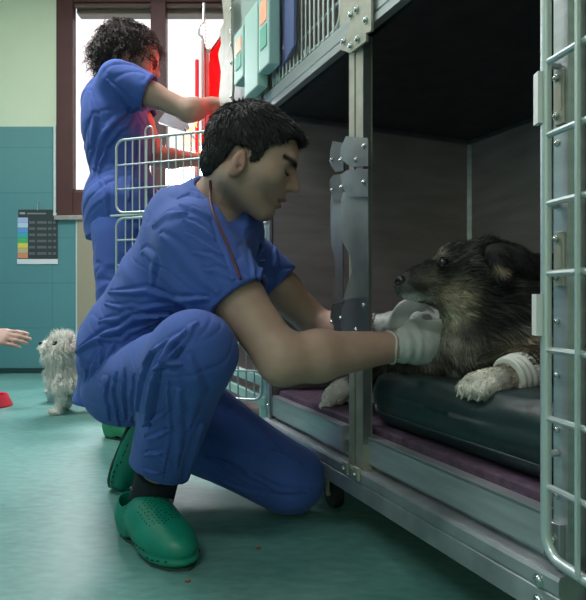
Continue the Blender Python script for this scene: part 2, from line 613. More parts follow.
# left post
cb().box((SL - 0.012, -0.014, 0.09), (SL + 0.014, -0.006, Z1 + 0.05)).box((SL + 0.010, -0.014, 0.09), (SL + 0.014, 0.03, Z1)).build('end_post', M['steel'], cage)
bolts([(SL, -0.014, 0.13), (SL, -0.014, 0.185)], cage, 0.005)
# outer skin of the right side (faces the viewer)
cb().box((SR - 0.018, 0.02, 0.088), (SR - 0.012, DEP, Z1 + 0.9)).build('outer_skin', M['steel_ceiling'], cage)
# casters
for (s, t) in ((SR + 0.05, 0.05), (SL - 0.35, 0.02), (SR + 0.05, DEP - 0.05), (SL - 0.06, DEP - 0.05)):
    c = V(*CG((s, t, 0.034)))
    k = MB().lathe([(0.014, -0.011), (0.032, -0.011), (0.034, -0.006), (0.034, 0.006), (0.032, 0.011), (0.014, 0.011)], c, NN, 24).build('caster', M['dark'], cage, True)
    q = MB()
    a = [CG((s - 0.012, t - 0.016, 0.034)), CG((s + 0.0, t - 0.016, 0.088))]
    q.tube([c - NN * 0.018, c + NN * 0.018], 0.006)
    q.tube([c - NN * 0.016, c - NN * 0.016 + V(0, 0, 0.050)], 0.005).tube([c + NN * 0.016, c + NN * 0.016 + V(0, 0, 0.050)], 0.005)
    q.build('fork', M['plate'], k, True)
    MB(CG).box((s - 0.025, t - 0.025, 0.082), (s + 0.025, t + 0.025, 0.088)).build('caster_plate', M['plate'], k)


# latch plates on the middle post
def latch_plate(poly, t0, t1, mt, name='latch_plate'):
    return cb().prism([(s, z) for s, z in poly], 1, t0, t1)


def plate_px(pts, t0, t1, material, parent, name='latch_plate'):
    b = cb()
    b.v = []
    poly = [sz(x, y, t0) for x, y in pts]
    n = len(poly)
    fs = [tuple(range(n)), tuple(range(2 * n - 1, n - 1, -1))] + [(i, (i + 1) % n, n + (i + 1) % n, n + i) for i in range(n)]
    b._add([(s, t0, z) for s, z in poly] + [(s, t1, z) for s, z in poly], fs)
    return b.build(name, material, parent)


# layer behind (further along) then layer in front
TA, TB = -0.030, -0.024
hexa = [(346, 136), (368, 138), (368, 166), (351, 167), (343, 161), (340, 157), (341, 147)]
hexb = [(347, 170), (368, 169), (368, 197), (347, 197), (342, 185), (340, 175)]
hexc = [(346, 299), (368, 297), (368, 335), (345, 336), (340, 326), (342, 308)]
wave = [(343, 192), (368, 192), (368, 300), (343, 300), (346, 288), (352, 272), (350, 256), (343, 243), (341, 225), (341, 200)]
for pts in (hexa, hexb, hexc):
    plate_px(pts, TA - 0.006, TA - 0.003, M['latch'], cage)
    q = [(329.5 + (x - 340) * 0.50, y + 5) for x, y in pts]
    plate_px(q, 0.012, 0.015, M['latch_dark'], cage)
plate_px(wave, TA, TA + 0.003, M['latch_bar'], cage, 'latch_bar')
plate_px([(330.5 + (x - 341) * 0.45, y + 3) for x, y in wave], 0.017, 0.020, M['latch'], cage, 'latch_bar')
for (x, y) in ((364, 146), (364, 164 + 18), (364, 305), (356, 330), (341, 160), (342, 187), (356, 160), (341, 318)):
    s, z = sz(x, y, TA - 0.006)
    bolts([(s, TA - 0.006, z)], cage, 0.0042)
for (x, y) in ((332, 160), (332, 190), (332, 322)):
    s, z = sz(x, y, 0.012)
    bolts([(s, 0.012, z)], cage, 0.0042)


def rounded_rect(w, z0, z1, r, n=6, u0=0.0):
    pts = []
    for cx, cz, a0 in ((u0 + w - r, z1 - r, 0), (u0 + r, z1 - r, 90), (u0 + r, z0 + r, 180), (u0 + w - r, z0 + r, 270)):
        for k in range(n + 1):
            a = math.radians(a0 + 90 * k / n)
            pts.append((cx + r * math.cos(a), cz + r * math.sin(a)))
    return pts


def wire_door(parent, hinge, direc, width, sections, rows, vstep, rf, rh, rv, name='cage_door', loop=None, label=None):
    """welded wire door; every bar a real tube"""
    o3 = V(hinge[0], hinge[1], 0)
    d = unit(V(direc[0], direc[1], 0))
    nrm = V(-d[1], d[0], 0)

    def W3(u, z, off=0.0):
        return o3 + d * u + V(0, 0, z) + nrm * off
    fr = MB()
    for z0, z1 in sections:
        fr.tube([W3(u, z) for u, z in rounded_rect(width, z0, z1, 0.028)], rf, 10, closed=True)
    door = fr.build(name, M['wire'], parent, True)
    if label:
        door['label'] = label
    for z in rows:
        MB().tube([W3(0.0, z), W3(width, z)], rh, 8).build('cross_bar', M['wire'], door, True)
    u = vstep
    zmin, zmax = sections[0][0], sections[-1][1]
    while u < width - vstep * 0.5:
        MB().tube([W3(u, zmin, -rh - rv * 0.6), W3(u, zmax, -rh - rv * 0.6)], rv, 6).build('vertical_bar', M['wire'], door, True)
        u += vstep
    if loop:
        u, z = loop
        MB().tube([W3(u - 0.014, z - 0.05, -0.006)] + [W3(u - 0.014 * math.cos(a), z + 0.02 + 0.016 * math.sin(a), -0.006) for a in np.linspace(0, math.pi, 9)]
                  + [W3(u + 0.014, z - 0.32, -0.006)], 0.0032, 8).build('latch_loop', M['wire'], door, True)
    return door, W3


hl = P(262, 298, 1.69)
ll = P(116.5, 298, 1.852)
dv = ll - hl
wd = float(np.linalg.norm(dv[:2]))
dl, WL = wire_door(cage, hl, dv, wd, [(0.200, 0.755), (0.772, 1.005)], [0.285, 0.365, 0.445, 0.525, 0.605, 0.685, 0.764, 0.848, 0.925], 0.0262, 0.0042, 0.0030, 0.0024,
                   loop=(wd - 0.118, 1.005), label='wire door swung open to the left behind the kneeling person')
MB().tube([WL(wd - 0.06, 0.764), WL(wd + 0.022, 0.764)], 0.004, 8).build('latch_pin', M['wire'], dl, True)
for z in (0.30, 0.72):
    MB().tube([WL(-0.004, z), V(*CG((SL - 0.004, -0.018, z)))], 0.006, 8).build('hinge_pin', M['steel'], cage, True)

# right door, swung open towards the viewer
hr = P(546, 298, 0.738)
dr, WR = wire_door(cage, hr, (0.2326, -0.9726), 0.47, [(0.172, 1.005)], [0.260, 0.347, 0.434, 0.531, 0.620, 0.707, 0.80, 0.889], 0.0645, 0.0068, 0.0044, 0.0036,
                   label='wire door swung open towards the viewer at the right edge')
cbx = MB()
cbx.box((hr[0] - 0.012, hr[1] - 0.004, 0.723), (hr[0] - 0.006, hr[1] + 0.010, 0.789))
cbx.build('hinge_clip', M['white_plastic'], dr)
cbx = MB()
cbx.box((hr[0] - 0.014, hr[1] - 0.004, 0.452), (hr[0] - 0.006, hr[1] + 0.010, 0.505))
cbx.build('hinge_clip', M['white_plastic'], dr)
for z in (0.30, 0.62, 0.80):
    MB().tube([WR(0.0, z), V(*CG((SR + 0.004, -0.014, z)))], 0.005, 8).build('hinge_pin', M['steel'], cage, True)

# ------------------------------------------------------------------ upper cage
up = thing('animal_cage', 'upper stainless steel cage with closed barred doors, above the dog and kneeling person', 'cage', CG((0, 0.36, 1.05)))
prof = [(-0.026, 1.040), (-0.026, 1.055), (-0.022, 1.057), (-0.022, 1.060), (-0.024, 1.062), (-0.024, 1.092), (0.02, 1.092), (0.02, 1.0485), (-0.008, 1.0485), (-0.008, 1.040)]
cb().prism(prof, 0, SR - 0.012, SL + 0.01).build('shelf_beam', M['steel'], up)
cb().box((SR, 0.02, 1.085), (SL, DEP, 1.092)).box((SR, DEP, 1.05), (SL, DEP + 0.006, 1.9)).build('inner_shell', M['steel_in'], up)
cb().box((SL - 0.006, 0.0, 1.092), (SL, DEP, 1.9)).build('side_panel', M['steel_in'], up)
cb().box((SR, 0.0, 1.9), (SL, DEP, 1.91)).build('top_panel', M['steel_in'], up)
cb().box((-0.028, -0.022, 1.092), (0.028, 0.0, 1.9)).build('middle_post', M['plate'], up)
cb().box((SR - 0.014, -0.012, 1.092), (SR + 0.014, -0.004, 1.9)).build('end_post', M['plate'], up)
cb().box((SL - 0.012, -0.012, 1.092), (SL + 0.014, -0.004, 1.9)).build('end_post', M['plate'], up)
gus = [(345, 0), (371, 0), (371, 32), (365, 34), (365, 40), (361, 44), (349, 53), (341, 50), (341, 40), (348, 36), (349, 25)]
plate_px([(344, -20), (371, -20), (371, 31), (366, 33), (366, 41), (350, 53), (341, 50), (341, 38), (348, 34), (350, 22)], -0.034, -0.0285, M['plate'], up, 'gusset_plate')
for (x, y) in ((357, 9.5), (351, 15), (366, 20), (358, 39), (351, 46), (344, 41.5)):
    s, z = sz(x, y, -0.034)
    bolts([(s, -0.034, z)], up, 0.006, 0.006)


def barred_door(parent, s0, s1, z0, z1, t, step, label=None):
    d = cb()
    pts = [CG((s, t, z)) for s, z in rounded_rect(s1 - s0, z0, z1, 0.03, u0=s0)]
    m = MB()
    m.tube([V(*p) for p in pts], 0.005, 10, closed=True)
    door = m.build('cage_door', M['wire'], parent, True)
    if label:
        door['label'] = label
    s = s0 + step
    m = MB()
    for dz in (0.055, 0.30):
        MB().tube([V(*CG((s0, t, z0 + dz))), V(*CG((s1, t, z0 + dz)))], 0.0035, 8).build('cross_bar', M['wire'], door, True)
    while s < s1 - step * 0.5:
        m = MB()
        m.tube([V(*CG((s, t - 0.006, z0 - 0.008))), V(*CG((s, t - 0.006, z1)))], 0.0032, 8)
        m.build('vertical_bar', M['wire'], door, True)
        s += step
    for s in (s0 + 0.16, s0 + 0.36):
        mm = MB()
        mm.tube([V(*CG((s + 0.012 * math.cos(a), t - 0.010, z0 + 0.01 + 0.02 * math.sin(a) * -1))) for a in np.linspace(0, math.pi, 8)], 0.003, 6)
        mm.build('hook', M['wire'], door, True)
    return door


barred_door(up, 0.045, SL - 0.03, 1.108, 1.85, -0.010, 0.0245)
barred_door(up, SR + 0.03, -0.045, 1.108, 1.85, -0.010, 0.0245)

# folder hung on the upper door
fa = P(278, 74, 1.63)
fdir = V(0.2326, -0.9726, 0)
fo = MB()
fn = V(0.9726, 0.2326, 0)
q = [fa, fa + fdir * 0.19, fa + fdir * 0.19 + V(0, 0, 0.30), fa + V(0, 0, 0.30)]
fo._add([tuple(p) for p in q] + [tuple(p + fn * 0.006) for p in q], [(3, 2, 1, 0), (4, 5, 6, 7), (0, 1, 5, 4), (1, 2, 6, 5), (2, 3, 7, 6), (3, 0, 4, 7)])
fold = fo.build('folder', M['folder'])
tag(fold, 'dark blue plastic folder hanging on the upper cage door', 'folder')

# ------------------------------------------------------------------ far cage with the red heat light
fc = thing('animal_cage', 'farther cage with mint green front, its upper compartment glowing red', 'cage', CG((0.75, 0.3, 0.03)))
A, B = SL + 0.022, 1.19
f1 = cb()
f1.box((A, 0.0, 0.10), (B, 0.70, 0.13))
f1.box((A, 0.69, 0.13), (B, 0.70, 1.50))
f1.box((A, 0.0, 0.13), (A + 0.006, 0.70, 1.50))
f1.box((B - 0.006, 0.0, 0.13), (B, 0.70, 1.06))
f1.box((A, 0.0, 1.04), (B, 0.70, 1.07))
f1.box((A, 0.0, 1.492), (B, 0.70, 1.505))
f1.build('shell', M['steel_in'], fc)
cb().box((B - 0.008, 0.004, 1.071), (B - 0.002, 0.68, 1.489)).box((A + 0.01, 0.672, 1.071), (B - 0.008, 0.68, 1.489)).box((A + 0.01, 0.004, 1.484), (B - 0.008, 0.672, 1.489)).build('red_glow_liner', M['red_panel'], fc)  # liner coloured red to stand in for the red-lit interior
f2 = cb()
for z in (0.10, 0.175, 0.235, 1.035):
    f2.box((A, -0.016, z), (B, 0.0, z + 0.03), 0.002)
f2.box((SL + 0.0145, -0.014, 0.09), (A + 0.05, 0.0, 1.505)).box((B - 0.012, -0.014, 0.09), (B, 0.0, 1.505))
f2.build('front_frame', M['mint'], fc)
for s in (A + 0.05, B - 0.05):
    for t in (0.06, 0.62):
        c = V(*CG((s, t, 0.035)))
        MB().lathe([(0.012, -0.011), (0.033, -0.011), (0.035, 0), (0.033, 0.011), (0.012, 0.011)], c, NN, 20).tube([c, c + V(0, 0, 0.066)], 0.008).build('caster', M['dark'], fc, True)
# half open clear door panel with mint sheet and latch strip
cb().box((A + 0.012, -0.028, 1.08), (0.885, -0.020, 1.50), 0.002).build('mint_panel', M['glass_plastic'], fc)
ed = plate_px([(221, -10), (231, -10), (231, 44), (233, 60), (232, 100), (229, 128), (217, 140), (222, 120), (219, 96), (221, 72), (218, 54), (221, 44), (220, 30), (224, 22)], -0.06, -0.052, M['plate'], fc, 'latch_strip')
for y in (9, 31, 44, 63, 97):
    s, z = sz(231, y, -0.06)
    bolts([(s, -0.060, z)], fc, 0.005)
# red perforated door seen edge-on
rd = cb()
rd = MB()
ra, rb_ = P(210.5, 100, 2.55), P(202.5, 100, 2.24)
rn = unit(np.cross(rb_ - ra, V(0, 0, 1))) * 0.004
q = [ra, rb_, rb_ + rn, ra + rn]
rd._add([(p[0], p[1], 1.06) for p in q] + [(p[0], p[1], 1.52) for p in q], [(3, 2, 1, 0), (4, 5, 6, 7), (0, 1, 5, 4), (1, 2, 6, 5), (2, 3, 7, 6), (3, 0, 4, 7)])
rdo = rd.build('open_red_door', M['red_panel'], fc)
m = MB()
pa = P(203.5, 118, 2.24)
m.tube([P(203.5, 135, 2.24), P(203.5, 80, 2.24), P(203, 40, 2.24), P(198.5, 34, 2.24), P(199, 26, 2.24), P(203.5, 22, 2.24), P(204, 3, 2.24)], 0.005, 8)
m.build('door_wire', M['wire'], rdo, True)
m = MB()
for y in np.arange(20, 128, 3.6):
    c = P(206.5, y, 2.36) - V(0.003, 0.004, 0)
    m.lathe([(0.0035, -0.001), (0.0035, 0.001)], c, V(0, 1, 0), 8)
m.build('perforation', mat('hole_glow', (0.9, 0.35, 0.35), 0.9), rdo)  # pale discs painted as light showing through the door's holes
# red lamp inside the far cage
rl = thing('heat_lamp', 'glowing orange red heating coil lamp behind the open red door', 'lamp', P(197, 165, 2.62))
m = MB()
for k in range(4):
    ph = k * 0.8
    m.tube([P(190 + 6 * math.sin(a * 2 + ph) + k * 4, 112 + a * 11, 2.6 + 0.03 * math.cos(a * 2 + ph)) for a in np.linspace(0, 5, 26)], 0.0035, 6)
m.build('coil', M['coil'], rl, True)
m = MB()
m.tube([P(172, 104, 2.6), P(196, 101, 2.58), P(212, 100, 2.56)], 0.004, 6)
m.tube([P(186, 118, 2.62), P(214, 84, 2.62)], 0.004, 6)
m.tube([P(197, 170, 2.62), P(197, 60, 2.62)], 0.009, 8)
m.build('guard', M['red_panel'], rl, True)
m = MB()
m.tube([P(197, 165, 2.62), np.append(P(197, 165, 2.62)[:2], 0.02)], 0.014, 10)
m.box((P(197, 0, 2.62)[0] - 0.16, 2.46, 0.0), (P(197, 0, 2.62)[0] + 0.16, 2.78, 0.025), 0.008)
m.build('stand', M['steel'], rl, True)
m = MB()
m.prism([(P(158, 0, 2.75)[0], P(0, 122, 2.75)[2]), (P(176, 0, 2.75)[0], P(0, 96, 2.75)[2]), (P(190, 0, 2.75)[0], P(0, 128, 2.75)[2]), (P(184, 0, 2.75)[0], P(0, 130, 2.75)[2])], 1, 2.75, 2.78)
m.tube([P(184, 127, 2.765), P(196, 140, 2.64)], 0.006, 6)
m.build('reflector', M['latch'], rl)
light('heat_lamp_light', 'POINT', tuple(P(205, 85, 2.35)), (0, 0, 0), 4.0, (1.0, 0.10, 0.07), 0.04)
light('red_cage_light', 'POINT', tuple(CG((1.0, 0.3, 1.35))), (0, 0, 0), 6.0, (1.0, 0.12, 0.12), 0.05)


# control boxes (mint) hung beside the upper door
def control_box(c0, c1, zb, zt, label, loc_t, disp=True):
    """flat-fronted control unit: s range, z range, projecting towards the viewer side"""
    t = thing('control_unit', label, 'control unit', CG(((c0 + c1) / 2, loc_t, zb)), 'mint control units on the cages')
    cb().box((c0, loc_t, zb), (c1, loc_t + 0.033, zt), 0.006).build('housing', M['mint'], t)
    if disp:
        h = zt - zb
        cb().box((c0 + (c1 - c0) * 0.2, loc_t - 0.002, zb + h * 0.55), (c0 + (c1 - c0) * 0.8, loc_t + 0.001, zb + h * 0.82)).build('display', M['screen'], t)
        cb().box((c0 + (c1 - c0) * 0.2, loc_t - 0.002, zb + h * 0.25), (c0 + (c1 - c0) * 0.8, loc_t + 0.001, zb + h * 0.50)).build('key_panel', M['green_label'], t)
    return t


UT = -0.062
control_box(sz(269, 50, UT)[0], sz(258.5, 50, UT)[0], 1.13, 1.36, 'mint control unit with orange display beside the blue folder', -0.062)
control_box(sz(243, 50, UT)[0], sz(234, 50, UT)[0], 1.17, 1.33, 'mint control unit with orange display just above the dark-haired kneeling head', -0.062)
control_box(sz(258, 50, UT)[0] + 0.004, sz(244, 50, UT)[0] - 0.004, 1.10, 1.345, 'narrow plain mint box between the two units with displays', -0.062, False)

# mat and mattress inside the cage
mt_ = cb().box((SR + 0.012, 0.012, 0.2), (SL - 0.012, DEP - 0.01, 0.232), 0.008).build('floor_mat', M['mat'])
tag(mt_, 'purple quilted mat covering the cage floor under the mattress', 'mat')

# ------------------------------------------------------------------ implicit surfaces
class Field:
    def __init__(s, lo, hi, h):
        s.lo = V(*lo)
        s.h = h
        s.n = np.ceil((V(*hi) - s.lo) / h).astype(int) + 1
        s.f = np.full(s.n, 1.0, np.float32)
        s.ax = [(s.lo[i] + h * np.arange(s.n[i])).astype(np.float32) for i in range(3)]

    def block(s, lo, hi):
        a = np.clip(np.floor((lo - s.lo) / s.h).astype(int), 0, s.n)
        b = np.clip(np.ceil((hi - s.lo) / s.h).astype(int) + 1, 0, s.n)
        sl = tuple(slice(a[i], b[i]) for i in range(3))
        X = s.ax[0][sl[0]][:, None, None]
        Y = s.ax[1][sl[1]][None, :, None]
        Z = s.ax[2][sl[2]][None, None, :]
        return sl, X, Y, Z

    def add(s, prim, k=0.02, sub=False, off=0.0):
        fn, lo, hi = prim
        m = k + 3 * s.h + abs(off)
        sl, X, Y, Z = s.block(lo - m, hi + m)
        if 0 in s.f[sl].shape:
            return s
        d = (fn(X, Y, Z) - off).astype(np.float32)
        a = s.f[sl]
        if sub:
            d = -d
            hh = np.maximum(k - np.abs(a - d), 0) / max(k, 1e-6)
            s.f[sl] = np.maximum(a, d) + hh * hh * k / 4
        else:
            hh = np.maximum(k - np.abs(a - d), 0) / max(k, 1e-6)
            s.f[sl] = np.minimum(a, d) - hh * hh * k / 4
        return s

    def mesh(s):
        f = s.f
        f[0], f[-1], f[:, 0], f[:, -1], f[:, :, 0], f[:, :, -1] = 1, 1, 1, 1, 1, 1
        ins = f < 0
        nx, ny, nz = f.shape
        cnt = np.zeros((nx - 1, ny - 1, nz - 1), np.int8)
        for dx in (0, 1):
            for dy in (0, 1):
                for dz in (0, 1):
                    cnt += ins[dx:nx - 1 + dx, dy:ny - 1 + dy, dz:nz - 1 + dz]
        act = (cnt > 0) & (cnt < 8)
        idx = np.argwhere(act)
        ids = np.full(act.shape, -1, np.int32)
        ids[act] = np.arange(len(idx))
        c = np.empty((len(idx), 8), np.float32)
        offs = [(dx, dy, dz) for dx in (0, 1) for dy in (0, 1) for dz in (0, 1)]
        for k, (dx, dy, dz) in enumerate(offs):
            c[:, k] = f[idx[:, 0] + dx, idx[:, 1] + dy, idx[:, 2] + dz]
        acc = np.zeros((len(idx), 3))
        num = np.zeros(len(idx))
        for a in range(8):
            for b in range(a + 1, 8):
                oa, ob = np.array(offs[a]), np.array(offs[b])
                if np.abs(oa - ob).sum() != 1:
                    continue
                fa, fb = c[:, a], c[:, b]
                cr = (fa < 0) != (fb < 0)
                t = np.where(cr, fa / np.where(cr, fa - fb, 1), 0)
                acc += np.where(cr[:, None], oa + t[:, None] * (ob - oa), 0)
                num += cr
        verts = s.lo + (idx + acc / num[:, None]) * s.h
        quads = []
        for ax in range(3):
            sa = [slice(None)] * 3
            sb = [slice(None)] * 3
            sa[ax] = slice(0, -1)
            sb[ax] = slice(1, None)
            e = ins[tuple(sa)] != ins[tuple(sb)]
            p = np.argwhere(e)
            o1, o2 = [(1, 2), (2, 0), (0, 1)][ax]
            p = p[(p[:, o1] > 0) & (p[:, o2] > 0)]
            fl = ins[tuple(p.T)]
            u = np.zeros(3, int)
            u[o1] = 1
            v = np.zeros(3, int)
            v[o2] = 1
            q = np.stack([ids[tuple((p - u - v).T)], ids[tuple((p - v).T)], ids[tuple(p.T)], ids[tuple((p - u).T)]], 1)
            q[~fl] = q[~fl][:, ::-1]
            quads.append(q)
        q = np.concatenate(quads)
        q = q[(q >= 0).all(1)]
        return verts, q


def bnd(*pr):
    lo = np.min([p - r for p, r in pr], 0)
    hi = np.max([p + r for p, r in pr], 0)
    return lo, hi


def cone(a, b, ra, rb):
    a, b = np.asarray(a, float), np.asarray(b, float)
    ab = b - a
    L2 = float(ab @ ab)

    def fn(X, Y, Z):
        t = np.clip(((X - a[0]) * ab[0] + (Y - a[1]) * ab[1] + (Z - a[2]) * ab[2]) / L2, 0, 1)
        return np.sqrt((X - a[0] - t * ab[0]) ** 2 + (Y - a[1] - t * ab[1]) ** 2 + (Z - a[2] - t * ab[2]) ** 2) - (ra + (rb - ra) * t)
    return (fn, *bnd((a, ra), (b, rb)))


def ell(c, r, ax=None):
    """ellipsoid; ax = three orthogonal unit axes"""
    c = np.asarray(c, float)
    r = np.asarray(r, float) if np.ndim(r) else np.array([r, r, r], float)
    if ax is None:
        ax = np.eye(3)
    ax = np.asarray(ax, float)
    ext = np.sqrt(((ax * r[:, None]) ** 2).sum(0))

    def fn(X, Y, Z):
        q = [(X - c[0]) * ax[i][0] + (Y - c[1]) * ax[i][1] + (Z - c[2]) * ax[i][2] for i in range(3)]
        k0 = np.sqrt((q[0] / r[0]) ** 2 + (q[1] / r[1]) ** 2 + (q[2] / r[2]) ** 2)
        k1 = np.sqrt((q[0] / r[0] ** 2) ** 2 + (q[1] / r[1] ** 2) ** 2 + (q[2] / r[2] ** 2) ** 2)
        return k0 * (k0 - 1) / np.maximum(k1, 1e-6)
    return (fn, c - ext, c + ext)


def obox(c, half, ax, rnd=0.005):
    c = np.asarray(c, float)
    ax = np.asarray(ax, float)
    half = np.asarray(half, float)
    ext = np.abs(ax.T) @ half

    def fn(X, Y, Z):
        q = [np.abs((X - c[0]) * ax[i][0] + (Y - c[1]) * ax[i][1] + (Z - c[2]) * ax[i][2]) - half[i] + rnd for i in range(3)]
        o = np.sqrt(np.maximum(q[0], 0) ** 2 + np.maximum(q[1], 0) ** 2 + np.maximum(q[2], 0) ** 2)
        return o + np.minimum(np.maximum(np.maximum(q[0], q[1]), q[2]), 0) - rnd
    return (fn, c - ext, c + ext)


def clip(prim, pt, n):
    """keep the part of prim on the side opposite to n"""
    fn, lo, hi = prim
    pt = np.asarray(pt, float)
    n = unit(n)
    return (lambda X, Y, Z: np.maximum(fn(X, Y, Z), (X - pt[0]) * n[0] + (Y - pt[1]) * n[1] + (Z - pt[2]) * n[2]), lo, hi)


def chain(F, pts, rs, k=0.02, off=0.0, sub=False):
    for i in range(len(pts) - 1):
        F.add(cone(pts[i], pts[i + 1], rs[i], rs[i + 1]), k, sub, off)


def vnormals(v, q):
    a, b, c, d = (v[q[:, i]] for i in range(4))
    fn = np.cross(c - a, d - b)
    n = np.zeros_like(v)
    for i in range(4):
        np.add.at(n, q[:, i], fn)
    return n / (np.linalg.norm(n, axis=1, keepdims=True) + 1e-12)


_H = np.random.default_rng(5).random((32, 32, 32))


def vnoise(p):
    p = np.asarray(p, float)
    i = np.floor(p).astype(int)
    f = p - i
    f = f * f * (3 - 2 * f)
    o = np.zeros(len(p))
    for dx in (0, 1):
        for dy in (0, 1):
            for dz in (0, 1):
                w = (f[:, 0] if dx else 1 - f[:, 0]) * (f[:, 1] if dy else 1 - f[:, 1]) * (f[:, 2] if dz else 1 - f[:, 2])
                o += w * _H[(i[:, 0] + dx) & 31, (i[:, 1] + dy) & 31, (i[:, 2] + dz) & 31]
    return o


def fbm(p, n=3):
    return sum(vnoise(p * 2 ** k + 7.3 * k) / 2 ** k for k in range(n)) / sum(1 / 2 ** k for k in range(n))


def segdist(v, a, b):
    ab = b - a
    t = np.clip((v - a) @ ab / (ab @ ab), 0, 1)
    return np.linalg.norm(v - a - t[:, None] * ab, axis=1), t


def on_surface(v, path, m=9):
    """points of a mesh lying along a line drawn in the photo"""
    a = np.array(path, float)
    t = np.linspace(0, len(a) - 1, m)
    xs, ys = np.interp(t, range(len(a)), a[:, 0]), np.interp(t, range(len(a)), a[:, 1])
    px, py = 293 + 577 * v[:, 0] / v[:, 1], 298 - 577 * (v[:, 2] - 0.5) / v[:, 1]
    out = []
    for x, y in zip(xs, ys):
        k = np.where((np.abs(px - x) < 2.5) & (np.abs(py - y) < 2.5))[0]
        if len(k):
            out.append(v[k[np.argmin(v[k, 1])]])
    return out


def wrinkle(v, n, folds):
    """folds: (photo path, width, height): a rounded ridge with a crease along one side"""
    d = np.zeros(len(v))
    for path, w, amp in folds:
        pts = on_surface(v, path)
        if len(pts) < 3:
            continue
        best = np.full(len(v), 9.0)
        sg = np.ones(len(v))
        L = len(pts) - 1
        for i in range(L):
            if np.linalg.norm(pts[i + 1] - pts[i]) < 1e-5:
                continue
            dd, t = segdist(v, pts[i], pts[i + 1])
            e = dd / (w * (0.35 + 0.65 * np.sin(np.pi * np.clip((i + t) / L, 0.05, 0.95))))
            u = e < best
            best[u] = e[u]
            cr = np.cross(pts[i + 1] - pts[i], v[u] - pts[i])
            sg[u] = np.where((cr * n[u]).sum(1) > 0, 1, -1)
        s_ = best * sg
        d += amp * (1.25 * np.exp(-np.abs(best) ** 1.7) - 1.0 * np.exp(-((s_ - 1.35) / 0.55) ** 2) - 0.3 * np.exp(-((s_ + 1.7) / 0.8) ** 2))
    return v + n * d[:, None]


def drape(v, n, a, b, amp, freq, seed=0, tilt=0.0):
    """soft cross folds around a limb running a->b"""
    ax = unit(b - a)
    u = unit(np.cross(ax, V(0.3, 0.2, 1)))
    w = np.cross(ax, u)
    p = v - a
    la, lu, lw = p @ ax, p @ u, p @ w
    q = np.stack([(la + tilt * lu) * freq, lu * freq * 0.28 + seed, lw * freq * 0.28], 1)
    wv = fbm(q + 0.6 * vnoise(q * 0.5)[:, None], 2)
    r = 1 - np.abs(2 * wv - 1) * 2.2
    w2 = fbm(q * 1.6 + 11, 2)
    return np.clip(r, -0.6, 1) * amp - 0.9 * amp * np.exp(-(np.abs(2 * w2 - 1) / 0.07) ** 1.5)


def axes(F, U):
    F = unit(F)
    L = unit(np.cross(U, F))
    return F, L, np.cross(F, L)


# ------------------------------------------------------------------ strands (hair and fur)
def strands(name, p, d0, d1, ln, cols, wid, parent, material, seg=3, sag=0.0):
    """tapered blades: start p, start direction d0, end direction d1"""
    n = len(p)
    ln = np.broadcast_to(ln, n)[:, None]
    wid = np.broadcast_to(wid, n)[:, None]
    side = np.cross(d0, RNG.normal(size=(n, 3)))
    side /= np.linalg.norm(side, axis=1, keepdims=True) + 1e-9
    pts = [p]
    for k in range(seg):
        t = (k + 0.5) / seg
        d = d0 * (1 - t) + d1 * t
        d = d / (np.linalg.norm(d, axis=1, keepdims=True) + 1e-9)
        q = pts[-1] + d * ln / seg
        if sag:
            q = q - np.array([0, 0, sag * t]) * ln
        pts.append(q)
    V_ = []
    for k in range(seg):
        wk = wid * (1 - (k / seg) ** 1.5 * 0.8)
        V_ += [pts[k] - side * wk, pts[k] + side * wk]
    V_.append(pts[seg])
    m = 2 * seg + 1
    verts = np.stack(V_, 1).reshape(-1, 3)
    base = (np.arange(n) * m)[:, None]
    F = []
    for k in range(seg - 1):
        F.append(base + np.array([2 * k, 2 * k + 1, 2 * k + 3, 2 * k + 2]))
    quads = np.concatenate(F)
    last = base + np.array([2 * seg - 2, 2 * seg - 1, 2 * seg, 2 * seg])
    tri = last[:, :3]
    # store the tips as triangles through a mixed mesh
    nv = len(verts)
    off = ROOT.get(parent.name, V(0, 0, 0))
    me = bpy.data.meshes.new(name)
    me.vertices.add(nv)
    me.vertices.foreach_set('co', (verts - off).astype(np.float32).ravel())
    li = np.concatenate([quads.ravel(), tri.ravel()]).astype(np.int32)
    me.loops.add(len(li))
    me.loops.foreach_set('vertex_index', li)
    nq, nt = len(quads), len(tri)
    me.polygons.add(nq + nt)
    me.polygons.foreach_set('loop_start', np.concatenate([np.arange(nq) * 4, nq * 4 + np.arange(nt) * 3]).astype(np.int32))
    me.polygons.foreach_set('loop_total', np.concatenate([np.full(nq, 4), np.full(nt, 3)]).astype(np.int32))
    me.update(calc_edges=True)
    me.polygons.foreach_set('use_smooth', np.ones(nq + nt, bool))
    at = me.color_attributes.new('Col', 'FLOAT_COLOR', 'POINT')
    c = np.ones((n, m, 4), np.float32)
    c[:, :, :3] = np.asarray(cols)[:, None, :]
    at.data.foreach_set('color', c.ravel())
    me.materials.append(material)
    o = bpy.data.objects.new(name, me)
    COL.objects.link(o)
    o.parent = parent
    ROOT[o.name] = off
    return o


def scatter(v, q, n, mask=None):
    a, b, c, d = (v[q[:, i]] for i in range(4))
    ar = np.linalg.norm(np.cross(c - a, d - b), axis=1)
    if mask is not None:
        ar = ar * mask((a + b + c + d) / 4)
    i = RNG.choice(len(q), n, p=ar / ar.sum())
    s, t = RNG.random(n)[:, None], RNG.random(n)[:, None]
    p = (1 - s) * ((1 - t) * a[i] + t * d[i]) + s * ((1 - t) * b[i] + t * c[i])
    vn = vnormals(v, q)
    return p, vn[q[i, 0]]


# ------------------------------------------------------------------ people
SK = np.array([0.50, 0.315, 0.25])


